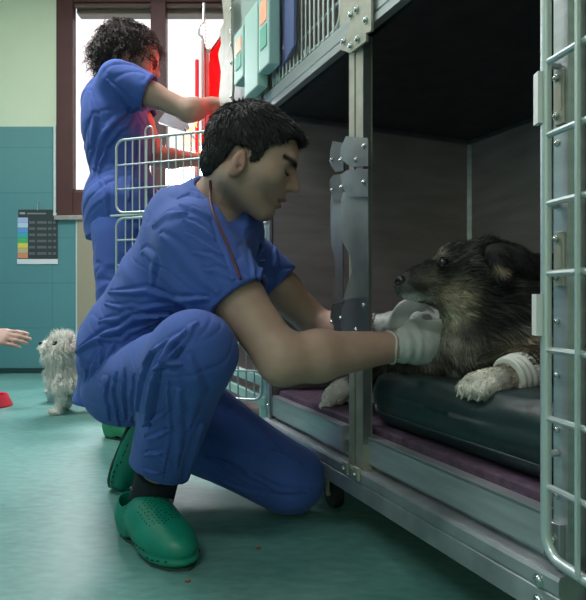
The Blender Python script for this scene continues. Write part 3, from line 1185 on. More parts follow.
def head_prims(O, F, L, U, sc=1.0):
    """O at the ear line; returns (additions, subtractions, local->world)"""
    def w(f, l, u):
        return O + sc * (F * f + L * l + U * u)
    A = (F, L, U)
    s = sc
    add = [(ell(w(0.012, 0, 0.036), V(0.090, 0.074, 0.080) * s, A), 0.01),
           (ell(w(0.060, 0, 0.030), V(0.048, 0.058, 0.058) * s, A), 0.03),
           (ell(w(0.052, 0, -0.022), V(0.054, 0.054, 0.062) * s, A), 0.03),
           (cone(w(0.005, 0.052, -0.045), w(0.088, 0.018, -0.078), 0.014 * s, 0.012 * s), 0.025),
           (cone(w(0.005, -0.052, -0.045), w(0.088, -0.018, -0.078), 0.016 * s, 0.014 * s), 0.03),
           (ell(w(0.097, 0, -0.070), V(0.016, 0.021, 0.015) * s, A), 0.015),
           (cone(w(0.0935, 0.034, 0.0375), w(0.0935, -0.034, 0.0375), 0.0135 * s, 0.0135 * s), 0.016),
           (ell(w(0.070, 0.042, -0.008), V(0.026, 0.020, 0.016) * s, A), 0.03),
           (ell(w(0.070, -0.042, -0.008), V(0.026, 0.020, 0.016) * s, A), 0.03),
           (cone(w(0.106, 0, 0.031), w(0.1300, 0, 0.000), 0.0078 * s, 0.0098 * s), 0.008),
           (ell(w(0.116, 0.011, -0.003), V(0.012, 0.0075, 0.0075) * s, A), 0.007),
           (ell(w(0.116, -0.011, -0.003), V(0.012, 0.0075, 0.0075) * s, A), 0.007),
           (ell(w(0.101, 0, -0.030), V(0.014, 0.026, 0.020) * s, A), 0.02)]
    sub = [(ell(w(0.115, 0.031, 0.024), V(0.022, 0.016, 0.011) * s, A), 0.014),
           (ell(w(0.115, -0.031, 0.024), V(0.022, 0.016, 0.011) * s, A), 0.014),
           (ell(w(0.118, 0.007, -0.013), V(0.007, 0.0032, 0.005) * s, A), 0.003),
           (ell(w(0.118, -0.007, -0.013), V(0.007, 0.0032, 0.005) * s, A), 0.003)]
    add2 = [(ell(w(0.1150, 0, -0.0300), V(0.0092, 0.023, 0.0056) * s, A), 0.004),
            (ell(w(0.1105, 0, -0.0460), V(0.0095, 0.019, 0.0064) * s, A), 0.004),
            (ell(w(0.086, 0.031, 0.0235), V(0.0135, 0.0145, 0.0125) * s, A), 0.004),
            (ell(w(0.086, -0.031, 0.0235), V(0.0135, 0.0145, 0.0125) * s, A), 0.004)]
    for sg in (1, -1):
        ea = (unit(F * 0.96 + U * 0.16), L, unit(U * 0.96 - F * 0.26))
        add2.append((ell(w(0.012, sg * 0.074, -0.017), V(0.0145, 0.0085, 0.0275) * s, ea), 0.006))
        add2.append((ell(w(0.010, sg * 0.075, -0.036), V(0.0075, 0.005, 0.010) * s, ea), 0.004))
    sub2 = [(ell(w(0.118, 0, -0.0382), V(0.012, 0.022, 0.0016) * s, A), 0.004)]
    ea = (unit(F * 0.96 + U * 0.16), L, unit(U * 0.96 - F * 0.26))
    for sg in (1, -1):
        sub2.append((ell(w(0.015, sg * 0.0855, -0.011), V(0.0075, 0.007, 0.018) * s, ea), 0.004))
        sub2.append((ell(w(0.018, sg * 0.082, -0.023), V(0.005, 0.009, 0.006) * s, ea), 0.003))
    return add, sub, add2, sub2, w


def add_head(Fd, hp):
    add, sub, add2, sub2, _ = hp
    for p, k in add:
        Fd.add(p, k)
    for p, k in sub:
        Fd.add(p, k, True)
    for p, k in add2:
        Fd.add(p, k)
    for p, k in sub2:
        Fd.add(p, k, True)


def skin_cols(v, O, F, L, U, sc=1.0, stubble=0.0, base=SK):
    q = (v - O) / sc
    f, l, u = q @ F, q @ L, q @ U
    c = np.tile(base, (len(v), 1))
    near = np.linalg.norm(q, axis=1) < 0.17

    def blend(mask, col, a):
        nonlocal c
        mm = np.clip(mask, 0, 1)[:, None] * a * near[:, None]
        c = c * (1 - mm) + np.array(col) * mm
    # lips, cheeks, ears, brows, lash line, stubble
    blend(np.exp(-(((u + 0.038) / 0.012) ** 2 + ((l) / 0.024) ** 2) ** 2) * (f > 0.10), (0.46, 0.14, 0.13), 0.8)
    blend(np.exp(-(((u + 0.0385) / 0.0022) ** 2)) * (np.abs(l) < 0.023) * (f > 0.10), (0.10, 0.03, 0.03), 0.8)
    blend(np.exp(-(((f - 0.012) / 0.022) ** 2 + ((u + 0.017) / 0.036) ** 2) ** 2) * (np.abs(l) > 0.070), (0.55, 0.24, 0.20), 0.6)
    blend(np.exp(-(((u - 0.008) / 0.03) ** 2 + ((f - 0.12) / 0.02) ** 2)), (0.50, 0.25, 0.19), 0.5)
    if stubble:
        fb = np.interp(f, [0.0, 0.03, 0.08, 0.13], [-0.01, -0.03, -0.022, -0.02])
        blend(1 / (1 + np.exp((u - fb) / 0.006)) * (u > -0.10) * (f > 0.005), (0.20, 0.15, 0.13), stubble)
    eb = 0.0375 + 0.10 * np.clip(0.03 - np.abs(np.abs(l) - 0.036), -0.02, 0.01)
    blend(np.exp(-(((u - eb) / 0.0055) ** 4)) * (np.abs(np.abs(l) - 0.034) < 0.024) * (f > 0.05), (0.012, 0.010, 0.010), 0.92)
    blend(np.exp(-(((u - 0.0175) / 0.0022) ** 2)) * (np.abs(np.abs(l) - 0.031) < 0.016) * (f > 0.075), (0.03, 0.02, 0.02), 0.9)
    return c


def hand_prims(Wr, A, B, N, curl=(0.9, 1.2), sc=1.0, spread=0.0, thumb=0.6, straight=0.0):
    """Wr wrist, A towards knuckles, B towards the thumb side, N palm side. Returns list of (prim,k)."""
    A, B, N = unit(A), unit(B), unit(N)
    out = [(ell(Wr + (A * 0.055 - N * 0.001) * sc, V(0.050, 0.040, 0.0165) * sc, (A, B, N)), 0.02),
           (cone(Wr, Wr + A * 0.04 * sc, 0.024 * sc, 0.024 * sc), 0.025)]
    L1 = (0.044, 0.048, 0.045, 0.036)
    L2 = (0.024, 0.028, 0.026, 0.021)
    L3 = (0.018, 0.020, 0.019, 0.016)
    R = (0.0098, 0.0100, 0.0095, 0.0085)
    for i in range(4):
        b = 0.030 - 0.0205 * i
        kn = Wr + sc * (A * (0.094 - 0.004 * abs(i - 1.2) ** 1.5) + B * b)
        out.append((cone(Wr + sc * (A * 0.02 + B * b * 0.5), kn, 0.013 * sc, 0.0125 * sc), 0.012))
        d0 = unit(A + B * spread * (1.5 - i))
        a1 = curl[0] + 0.07 * i
        a2 = a1 + curl[1]
        a3 = a2 + curl[1] * 0.55
        p = kn
        rr = R[i] * sc
        for ln, an in ((L1[i], a1), (L2[i], a2), (L3[i], a3)):
            q = p + sc * ln * (d0 * math.cos(an) + N * math.sin(an))
            out.append((cone(p, q, rr, rr * 0.92), 0.004))
            p = q
            rr *= 0.93
    # thumb leaves the side of the palm near its base
    tb = Wr + sc * (A * 0.022 + B * 0.026 + N * 0.006)
    t1 = tb + sc * 0.042 * unit(A * 0.75 + B * 0.55 + N * thumb)
    t2 = t1 + sc * 0.032 * unit(A * 0.95 + B * 0.05 + N * (thumb + 0.2))
    t3 = t2 + sc * 0.024 * unit(A * 1.0 - B * 0.25 + N * (thumb + 0.1))
    out += [(cone(tb, t1, 0.0155 * sc, 0.0125 * sc), 0.014), (cone(t1, t2, 0.0115 * sc, 0.0105 * sc), 0.004), (cone(t2, t3, 0.0105 * sc, 0.0085 * sc), 0.003)]
    return out


def eyes(O, F, L, U, sc, parent, look=V(0, 0, -0.3)):
    for sg in (1, -1):
        c = O + sc * (F * 0.0875 + L * sg * 0.031 + U * 0.0215)
        g = unit(F + U * -0.55 + look * 0.0)
        bm = bmesh.new()
        bmesh.ops.create_uvsphere(bm, u_segments=24, v_segments=16, radius=0.0128 * sc)
        vs = np.array([tuple(v.co) for v in bm.verts])
        fs = [tuple(x.index for x in f.verts) for f in bm.faces]
        bm.free()
        d = vs / np.linalg.norm(vs, axis=1, keepdims=True)
        a = d @ g
        col = np.where(a[:, None] > 0.97, [[0.005, 0.005, 0.005]], np.where(a[:, None] > 0.86, [[0.05, 0.025, 0.015]], [[0.55, 0.52, 0.50]]))
        link_mesh('eye', vs + c, fs, M['eye'], parent, True, col)


# clog: built in a local frame (X toe, Y left, Z up; origin under the heel, length about 0.26)
def make_clog(parent, mtx, material, label=None, side=1, h=0.0026):
    """mtx: 3x3 rows = world directions of local x,y,z ; origin"""
    R, O = mtx
    Fd = Field((-0.03, -0.08, -0.012), (0.28, 0.08, 0.14), h)
    I = np.eye(3)
    Fd.add(ell(V(0.180, 0.004 * side, 0.030), V(0.080, 0.048, 0.038), I), 0.01)
    Fd.add(ell(V(0.130, 0.0, 0.040), V(0.080, 0.046, 0.045), I), 0.03)
    Fd.add(ell(V(0.105, 0.0, 0.062), V(0.055, 0.043, 0.038), I), 0.02)
    Fd.add(ell(V(0.045, 0, 0.030), V(0.050, 0.037, 0.040), I), 0.03)
    Fd.add(cone(V(0.03, 0, 0.05), V(0.03, 0, 0.062), 0.036, 0.034), 0.02)
    Fd.add(ell(V(0.183, 0.004 * side, 0.014), V(0.079, 0.0495, 0.018), I), 0.004)
    Fd.add(ell(V(0.050, 0, 0.014), V(0.054, 0.0375, 0.018), I), 0.006)
    # sole: flatten below, keep rim
    Fd.add(obox(V(0.12, 0, -0.035), V(0.2, 0.1, 0.037), I, 0.001), 0.006, True)
    # foot opening
    Fd.add(cone(V(0.040, 0, 0.050), V(0.036, 0, 0.150), 0.029, 0.040), 0.006, True)
    Fd.add(cone(V(0.040, 0, 0.056), V(0.085, 0, 0.060), 0.028, 0.028), 0.006, True)
    Fd.add(obox(V(0.03, 0, 0.135), V(0.11, 0.1, 0.040), (unit(V(1, 0, 0.16)), V(0, 1, 0), unit(V(-0.16, 0, 1))), 0.001), 0.008, True)
    # arch between heel and sole
    Fd.add(ell(V(0.082, 0, 0.0), V(0.020, 0.10, 0.012), I), 0.006, True)
    v, q = Fd.mesh()
    tw = lambda a: O + np.asarray(a) @ R
    shoe = link_mesh('clog', tw(v), q, material, parent)
    if label:
        shoe['label'] = label
    vn = vnormals(v, q)
    # outsole
    so = MB()
    def out(x):
        return np.interp(x, [0.0, 0.02, 0.06, 0.10, 0.15, 0.20, 0.24, 0.262], [0.008, 0.028, 0.033, 0.032, 0.041, 0.045, 0.030, 0.004])
    xs = np.linspace(0.0, 0.262, 22)
    ring = [(x, out(x) + 0.004 * side * (x > 0.13)) for x in xs] + [(x, -out(x) + 0.004 * side * (x > 0.13)) for x in xs[::-1]]
    n = len(ring)
    so._add([tuple(tw((x, y, 0.0))) for x, y in ring] + [tuple(tw((x, y, 0.0055 if not 0.068 < x < 0.096 else 0.0056))) for x, y in ring],
            [tuple(range(n)), tuple(range(2 * n - 1, n - 1, -1))] + [(i, (i + 1) % n, n + (i + 1) % n, n + i) for i in range(n)])
    so.build('sole', M['clog_sole'], shoe)
    # vents: small dark pits on the upper and slots along the rim
    def stick(x, y, r, nm, flat=1.0):
        c = v[:, :2] - np.array([x, y])
        d = (c ** 2).sum(1)
        cand = np.where((d < 0.006 ** 2) & (vn[:, 2] > 0.25))[0]
        if len(cand) == 0:
            return
        k = cand[np.argmax(v[cand, 2])]
        m_.lathe([(r, -0.001), (r, 0.0006)], tw(v[k]), vn[k] @ R, 8)
    m_ = MB()
    for i in range(9):
        for j in range(-6, 7):
            x = 0.120 + i * 0.0095 + 0.0008 * j * j * 0.3
            y = j * 0.0066 + 0.004 * side
            if abs(j) <= 6 - max(0, i - 5):
                stick(x, y, 0.0014, 'vent')
    m_.build('vent_holes', M['hole'], shoe)
    m_ = MB()
    for sg in (1, -1):
        for x in np.linspace(0.135, 0.240, 8):
            c = (v[:, 0] - x) ** 2 + (v[:, 2] - 0.020) ** 2
            cand = np.where((c < 0.006 ** 2) & (v[:, 1] * sg > 0.01))[0]
            if len(cand) == 0:
                continue
            k = cand[np.argmax(v[cand, 1] * sg)]
            nn_ = vn[k]
            tdir = unit(np.cross(V(0, 0, 1), nn_))
            m_.tube([tw(v[k] - tdir * 0.0028), tw(v[k] + tdir * 0.0028)], 0.0015, 6)
    m_.build('rim_slots', M['hole'], shoe)
    # raised triangular grip pattern on the outer side
    m_ = MB()
    for sg in (1, -1):
        for i in range(6):
            for j in range(6 - i):
                x = 0.048 + j * 0.0052 + i * 0.0030
                z = 0.070 - i * 0.0075
                c = (v[:, 0] - x) ** 2 + (v[:, 2] - z) ** 2
                cand = np.where((c < 0.005 ** 2) & (v[:, 1] * sg > 0.015) & (vn[:, 1] * sg > 0.3))[0]
                if len(cand) == 0:
                    continue
                k = cand[np.argmin(c[cand])]
                m_.lathe([(0.0021, -0.001), (0.0017, 0.0008)], tw(v[k]), vn[k] @ R, 6)
    m_.build('grip_pattern', material, shoe)
    return shoe


# ================================================================== kneeling person
man = thing('person', 'kneeling person with short dark hair in blue scrubs and green clogs reaching into the cage', 'person', (-0.25, 1.25, 0))
mO = P(239, 161, 1.19)
mF, mL, mU = axes(V(0.90, 0.03, -0.44), V(0.44, 0.0, 0.90))
hip_r, hip_l = V(-0.365, 1.29, 0.305), V(-0.36, 1.46, 0.295)
knee_r, ank_r = P(194, 352, 1.025), P(152, 492, 1.235)
knee_l, ank_l = V(-0.008, 1.345, 0.076), V(-0.365, 1.50, 0.150)
sh_r, el_r, wr_r = P(194, 241, 1.14), P(283, 360, 1.06), P(399, 346, 1.155)
sh_l, el_l, wr_l = P(244, 253, 1.45), P(322, 330, 1.46), P(389, 327, 1.295)
neck = V(-0.175, 1.275, 0.675)
sp = unit(V(0.495, 0, 0.869))
tf = unit(V(0.869, 0.05, -0.495))
tl = np.cross(sp, tf)
TA_ = (sp, tf, tl)
torso = [(ell(P(206, 243, 1.30), V(0.125, 0.100, 0.150), TA_), 0.05),
         (ell(P(172, 290, 1.33), V(0.14, 0.098, 0.138), TA_), 0.05),
         (ell(P(134, 362, 1.37), V(0.10, 0.105, 0.145), (unit(V(0.25, 0, 0.97)), unit(V(0.97, 0, -0.25)), V(0, 1, 0))), 0.06)]
hb_ = Field((-0.62, 0.90, -0.02), (0.36, 1.68, 1.02), 0.0034)
for p, k in torso:
    hb_.add(p, k, off=-0.006)
hb_.add(cone(hip_r, knee_r, 0.070, 0.052), 0.04)
hb_.add(cone(hip_l, knee_l, 0.070, 0.052), 0.04)
hb_.add(cone(knee_r, ank_r, 0.052, 0.036), 0.03)
hb_.add(cone(knee_l, ank_l, 0.050, 0.036), 0.03)
toe_dir = unit(V(0.10, -0.19, 0) * 1.0)
hb_.add(cone(ank_r, V(-0.245, 1.13, 0.035), 0.033, 0.026), 0.03)
hb_.add(cone(ank_l, V(-0.425, 1.502, 0.05), 0.030, 0.022), 0.02)
hb_.add(cone(neck, mO + mF * 0.0 - mU * 0.03, 0.062, 0.054), 0.04)
hb_.add(cone(V(-0.20, 1.29, 0.66), neck, 0.085, 0.06), 0.05)


def arm(Fd, s, e, w, rs=(0.052, 0.044, 0.040, 0.027)):
    Fd.add(cone(s, s + (e - s) * 0.5, rs[0], rs[1] + 0.003), 0.03)
    Fd.add(cone(s + (e - s) * 0.5, e, rs[1] + 0.003, rs[2] - 0.001), 0.02)
    m = e + (w - e) * 0.28
    Fd.add(cone(e, m, rs[2] - 0.001, rs[2] + 0.003), 0.025)
    Fd.add(cone(m, w, rs[2] + 0.003, rs[3]), 0.02)
    # elbow point
    b = unit((e - s) / np.linalg.norm(e - s) - (w - e) / np.linalg.norm(w - e))
    Fd.add(cone(e, e + b * 0.014, rs[2] - 0.012, 0.016), 0.03)


arm(hb_, sh_r, el_r, wr_r, (0.056, 0.047, 0.044, 0.029))
arm(hb_, sh_l, el_l, wr_l, (0.052, 0.045, 0.041, 0.028))
hR = hand_prims(wr_r + V(0.008, 0.0, 0), V(0.93, 0.26, 0.06), V(-0.08, 0.1, 1), V(-0.28, 0.95, -0.1), (1.2, 1.4), 1.12)
hL = hand_prims(wr_l, V(0.97, -0.20, 0.06), V(-0.05, 0.35, 0.9), V(0.15, -0.80, -0.5), (0.6, 0.8), 1.0)
for p, k in hR + hL:
    hb_.add(p, k, off=-0.0018)
add_head(hb_, head_prims(mO, mF, mL, mU, 1.0))
v, q = hb_.mesh()
cols = skin_cols(v, mO, mF, mL, mU, 1.0, 0.38)
el_m = np.exp(-(np.linalg.norm(v - el_r - V(0.01, 0, -0.03), axis=1) / 0.03) ** 2)[:, None]
cols = cols * (1 - 0.35 * el_m) + np.array([0.50, 0.25, 0.19]) * 0.35 * el_m
body = link_mesh('body', v, q, M['skin'], man, True, cols)
body_v = v
del hb_


# gloves
def glove(prims, wr, A, label=None):
    lo = wr - 0.16
    hi = wr + 0.16
    G = Field(lo, hi, 0.0024)
    for p, k in prims:
        G.add(p, k * 1.1, off=0.0012)
    A = unit(A)
    G.add(cone(wr - A * 0.016, wr + A * 0.03, 0.0315, 0.030), 0.015)
    G.add(clip(cone(wr - A * 0.06, wr - A * 0.006, 0.029, 0.028), wr - A * 0.02, A), 0.001, True)
    v, q = G.mesh()
    n = vnormals(v, q)
    a = (v - wr) @ A
    wv = 0.0011 * np.sin(a * 260 + 4 * fbm(v * 30)) * np.exp(-((a - 0.012) / 0.03) ** 2) + 0.0018 * (fbm(v * 55 + 3) - 0.5)
    g = link_mesh('glove', v + n * wv[:, None], q, M['glove'], man)
    if label:
        g['label'] = label
    m = MB()
    u = unit(np.cross(A, V(0, 0.3, 1)))
    w = np.cross(A, u)
    m.tube([wr - A * (0.030 + 0.003 * math.sin(3 * t)) + 0.0322 * (math.cos(t) * u + math.sin(t) * w) for t in np.linspace(0, 2 * math.pi, 32, endpoint=False)], 0.0023, 8, closed=True)
    m.build('rolled_cuff', M['glove'], g, True)


glove(hR, wr_r + V(0.008, 0, 0), V(0.93, 0.26, 0.06) * 0.6 + unit(wr_r - el_r) * 0.4)
glove(hL, wr_l, unit(wr_l - el_l) * 0.6 + V(0.97, -0.2, 0.06) * 0.4)

# scrub top
st = Field((-0.64, 0.92, 0.18), (0.10, 1.68, 0.86), 0.0032)
st.add(ell(P(208, 243, 1.30), V(0.130, 0.108, 0.165), TA_), 0.05, off=0.012)
st.add(ell(P(170, 288, 1.33), V(0.145, 0.108, 0.152), TA_), 0.05, off=0.012)
st.add(ell(P(138, 345, 1.36), V(0.115, 0.118, 0.165), (unit(V(0.30, 0, 0.95)), unit(V(0.95, 0, -0.30)), V(0, 1, 0))), 0.06, off=0.012)
st.add(cone(P(124, 366, 1.30), P(99, 402, 1.31), 0.075, 0.056), 0.05)
st.add(cone(P(185, 240, 1.22), P(214, 288, 1.14), 0.07, 0.062), 0.06)
st.add(cone(P(124, 366, 1.42), P(104, 402, 1.44), 0.075, 0.060), 0.05)
st.add(cone(V(-0.22, 1.28, 0.66), neck + V(-0.010, 0, 0.012), 0.10, 0.068), 0.05)
he_r = sh_r + (el_r - sh_r) * 0.52
he_l = sh_l + (el_l - sh_l) * 0.42
for s_, h_, e_, r0, r1 in ((sh_r, he_r, el_r, 0.068, 0.070), (sh_l, he_l, el_l, 0.066, 0.066)):
    d_ = unit(e_ - s_)
    st.add(clip(cone(s_, h_ + d_ * 0.06, r0, r1), h_, d_), 0.05)
# hollow at hem, sleeve ends and collar
hn = unit(V(-0.10, 0.0, -0.99))
hp0 = P(90, 408, 1.33)
st.add(obox(V(-0.3, 1.35, hp0[2] - 0.10), V(0.5, 0.6, 0.10), (unit(V(1, 0, -0.10)), V(0, 1, 0), unit(V(0.10, 0, 1))), 0.002), 0.004, True)
for s_, h_, e_, r in ((sh_r, he_r, el_r, 0.064), (sh_l, he_l, el_l, 0.060)):
    d_ = unit(e_ - s_)
    st.add(cone(h_ - d_ * 0.03, h_ + d_ * 0.10, r - 0.006, r + 0.004), 0.003, True)
nk = unit(mO - mU * 0.05 - neck)
st.add(cone(neck + nk * 0.015, mO + mF * 0.0 - mU * 0.02, 0.062, 0.070), 0.006, True)
st.add(cone(P(224, 192, 1.185), P(243, 224, 1.14), 0.046, 0.030), 0.008, True)
# v-neck cut at the front of the throat
st.add(cone(neck + V(0.055, -0.012, -0.005), neck + V(0.10, -0.01, -0.115), 0.040, 0.012), 0.006, True)
v, q = st.mesh()
n = vnormals(v, q)
def PP(Y, *pts):
    return [P(x, y, Y) for x, y in pts]
F1 = [([(178, 203), (195, 207), (212, 217)], 0.007, 0.0045), ([(182, 218), (200, 226), (216, 238)], 0.007, 0.0035), ([(186, 232), (206, 242), (224, 254)], 0.006, 0.003),
      ([(190, 250), (212, 256), (229, 266)], 0.006, 0.003), ([(200, 268), (220, 270), (235, 278)], 0.006, 0.003),
      ([(208, 205), (219, 238), (229, 262), (236, 288)], 0.004, -0.0022), ([(152, 224), (166, 213), (184, 211)], 0.010, 0.004), ([(176, 196), (190, 190), (204, 196)], 0.006, 0.003),
      ([(140, 250), (152, 262), (150, 285)], 0.012, 0.003), ([(160, 235), (185, 262), (215, 290)], 0.014, 0.0035),
      ([(108, 290), (140, 292), (178, 302), (205, 300)], 0.008, 0.005), ([(104, 302), (138, 311), (172, 306)], 0.007, 0.0045), ([(98, 320), (125, 316), (160, 318)], 0.008, 0.004),
      ([(76, 350), (90, 340), (104, 333), (132, 321), (170, 316)], 0.009, 0.008), ([(100, 338), (120, 338), (140, 330), (160, 322)], 0.006, 0.005),
      ([(97, 342), (98, 356), (99, 372)], 0.006, 0.005), ([(112, 342), (108, 352), (102, 370)], 0.006, 0.004), ([(84, 400), (89, 376), (96, 352)], 0.007, 0.004),
      ([(78, 356), (84, 372), (82, 396)], 0.006, 0.003), ([(262, 236), (266, 256), (258, 282)], 0.006, 0.004), ([(276, 240), (278, 258), (274, 274)], 0.006, 0.004),
      ([(250, 246), (254, 262), (256, 280)], 0.005, 0.003)]
v = wrinkle(v, n, F1)
d = drape(v, n, P(120, 380, 1.3), P(215, 230, 1.3), 0.0022, 16, 1.0, 0.3)
v = v + n * d[:, None]
link_mesh('scrub_top', v, q, M['scrub'], man)
shirt_v = v
# hem stitching lines of the right sleeve
for s_, h_, e_, r in ((sh_r, he_r, el_r, 0.0745), (sh_l, he_l, el_l, 0.0668)):
    pass

# trousers
tr = Field((-0.64, 0.86, -0.01), (0.10, 1.68, 0.50), 0.0032)
tr.add(ell(P(143, 384, 1.37), V(0.102, 0.140, 0.084), None), 0.04, off=0.002)
tr.add(cone(hip_r + V(-0.02, 0, -0.005), knee_r + V(-0.002, 0.005, -0.006), 0.084, 0.068), 0.03)
tr.add(cone(hip_l, knee_l + V(0, 0, 0.004), 0.095, 0.068), 0.04)
hr_ = ank_r + V(0.020, -0.015, 0.056)
dr_ = unit(ank_r - knee_r)
tr.add(clip(cone(knee_r, hr_ + dr_ * 0.06, 0.070, 0.064), hr_, V(-0.42, 0.0, -1)), 0.04)
tr.add(clip(cone(knee_l, ank_l + V(0.02, 0, 0.0), 0.070, 0.066), ank_l + V(0.0, 0, 0), V(-1, 0.2, 0)), 0.05)
tr.add(cone(knee_r + (ank_r - knee_r) * 0.35, hr_ + dr_ * 0.12, 0.050, 0.056), 0.003, True)
tr.add(obox(V(-0.2, 1.3, -0.095), V(0.8, 0.8, 0.10), np.eye(3), 0.001), 0.006, True)
v, q = tr.mesh()
n = vnormals(v, q)
F2 = [([(116, 370), (111, 392), (117, 427)], 0.005, 0.0045), ([(124, 366), (121, 397), (125, 430)], 0.005, 0.0045), ([(133, 372), (129, 400), (132, 431)], 0.005, 0.004),
      ([(108, 374), (103, 396), (108, 422)], 0.005, 0.004), ([(152, 350), (144, 366), (138, 385), (136, 412)], 0.006, 0.005), ([(166, 338), (150, 352), (140, 372)], 0.004, 0.0035),
      ([(186, 329), (170, 342), (157, 364)], 0.006, 0.006), ([(182, 345), (168, 354), (157, 367)], 0.005, 0.006), ([(180, 366), (166, 364), (156, 370)], 0.006, 0.005),
      ([(158, 368), (149, 398), (146, 426)], 0.008, 0.009), ([(198, 322), (186, 334), (174, 352)], 0.007, 0.003),
      ([(146, 425), (157, 418), (166, 411)], 0.005, 0.004), ([(144, 440), (155, 438), (168, 430)], 0.005, 0.0045), ([(142, 456), (155, 455), (166, 450)], 0.005, 0.004), ([(141, 470), (150, 474), (160, 474)], 0.005, 0.003),
      ([(167, 382), (168, 430), (164, 482)], 0.004, 0.0025), ([(204, 425), (194, 458), (184, 490)], 0.008, 0.005), ([(192, 360), (200, 392), (190, 430)], 0.012, 0.003), ([(178, 392), (182, 430), (178, 470)], 0.009, 0.003),
      ([(204, 459), (221, 467), (240, 473)], 0.006, 0.006), ([(221, 464), (234, 477), (252, 485), (270, 492)], 0.006, 0.006), ([(247, 476), (262, 485), (281, 491), (312, 493)], 0.006, 0.005),
      ([(276, 449), (297, 462), (309, 468)], 0.006, 0.0045), ([(210, 478), (235, 490), (262, 497)], 0.006, 0.004), ([(232, 408), (256, 428), (280, 446)], 0.010, 0.003), ([(208, 440), (232, 450), (262, 456)], 0.008, 0.0035)]
v = wrinkle(v, n, F2)
d = drape(v, n, knee_r, ank_r, 0.0018, 17, 4.0, 0.5)
v = v + n * d[:, None]
v[:, 2] = np.maximum(v[:, 2], 0.003)
link_mesh('scrub_trousers', v, q, M['scrub'], man)

# socks
sk = Field((-0.50, 1.05, -0.01), (-0.18, 1.60, 0.26), 0.003)
sk.add(clip(cone(ank_r - dr_ * 0.09, ank_r + V(-0.004, 0, -0.03), 0.046, 0.046), ank_r - dr_ * 0.08, -dr_), 0.01)
v, q = sk.mesh()
link_mesh('sock', v, q, M['sock'], man)
sk = Field((-0.50, 1.05, -0.01), (-0.18, 1.60, 0.26), 0.003)
sk.add(cone(ank_l + V(0.06, -0.01, 0.0), ank_l, 0.042, 0.040), 0.01)
v, q = sk.mesh()
link_mesh('sock', v, q, M['sock'], man)

# clogs: right one flat on the floor
ct, ch = P(188, 561, 1.07), P(128, 527, 1.25)
ct[2] = ch[2] = 0
cx = unit(ct - ch)
cy = np.cross(V(0, 0, 1), cx)
make_clog(man, (np.stack([cx, cy, V(0, 0, 1)]), ch - cx * 0.006), M['clog'], None, -1)
# left one standing on its toe
cx2 = unit(V(-0.33, -0.10, -0.94))
cz2 = unit(V(0.86, -0.10, 0.0) - cx2 * np.dot(V(0.86, -0.10, 0.0), cx2))
cy2 = np.cross(cz2, cx2)
make_clog(man, (np.stack([cx2, cy2, cz2]), P(122, 491, 1.50) * V(1, 1, 0) + V(0.0, 0, 0.008) - cx2 * 0.262 + V(-0.036, 0, 0)), M['clog'], None, 1)

eyes(mO, mF, mL, mU, 1.0, man)


# hair of the kneeling person
def hair_edge(f):
    return np.interp(f, [-0.10, -0.06, -0.028, -0.010, 0.026, 0.030, 0.044, 0.049, 0.066, 0.080, 0.100], [-0.052, -0.066, -0.060, 0.014, 0.020, -0.004, 0.004, 0.042, 0.056, 0.083, 0.092])


def hloc(p, O, F, L, U, sc=1.0):
    q = (p - O) / sc
    return q @ F, q @ L, q @ U


hc = Field(mO - 0.17, mO + 0.19, 0.0026)
hc.add(ell(mO + mF * 0.010 + mU * 0.038, V(0.097, 0.080, 0.088), (mF, mL, mU)), 0.01)
hc.add(ell(mO - mF * 0.036 - mU * 0.018, V(0.036, 0.058, 0.046), (mF, mL, mU)), 0.02)
hc.add(ell(mO + mF * 0.064 + mU * 0.086, V(0.038, 0.058, 0.024), (mF, mL, mU)), 0.02)
sl_, X, Y, Z = hc.block(hc.lo, hc.lo + 1)
gp = np.stack(np.broadcast_arrays(X, Y, Z), -1).reshape(-1, 3).astype(float)
gf, gl, gu = hloc(gp, mO, mF, mL, mU)
cutv = (hair_edge(gf) - gu) * 0.7
hc.f = np.maximum(hc.f, cutv.reshape(hc.f.shape).astype(np.float32))
v, q = hc.mesh()
hairo = link_mesh('hair', v, q, M['hair'], man, True, np.tile([0.012, 0.011, 0.012], (len(v), 1)))
p, n = scatter(v, q, 16000)
f_, l_, u_ = hloc(p, mO, mF, mL, mU)
whorl = mO - mF * 0.06 + mU * 0.11
away = p - whorl
away -= n * (away * n).sum(1, keepdims=True)
away /= np.linalg.norm(away, axis=1, keepdims=True) + 1e-6
cl = (vnoise(p * 60)[:, None] - 0.5)
d0 = n * 0.50 + away * 0.9 + RNG.normal(size=p.shape) * 0.16 + mL * cl * 0.5
d1 = -n * 0.10 + away * 1.0 + RNG.normal(size=p.shape) * 0.16 + mL * cl * 0.6
keep = n @ mF < 0.995
ln = np.interp(u_, [-0.06, 0.0, 0.06, 0.13], [0.005, 0.008, 0.016, 0.021]) * RNG.uniform(0.7, 1.2, len(p))
cc = np.array([0.011, 0.0105, 0.012]) * RNG.uniform(0.5, 1.9, (len(p), 1))
grey = RNG.random(len(p)) < 0.03
cc[grey] = [0.10, 0.10, 0.11]
so_ = strands('hair_strands', p, d0, d1, ln, cc, 0.0007, hairo, M['hair'])
so_['kind'] = 'stuff'
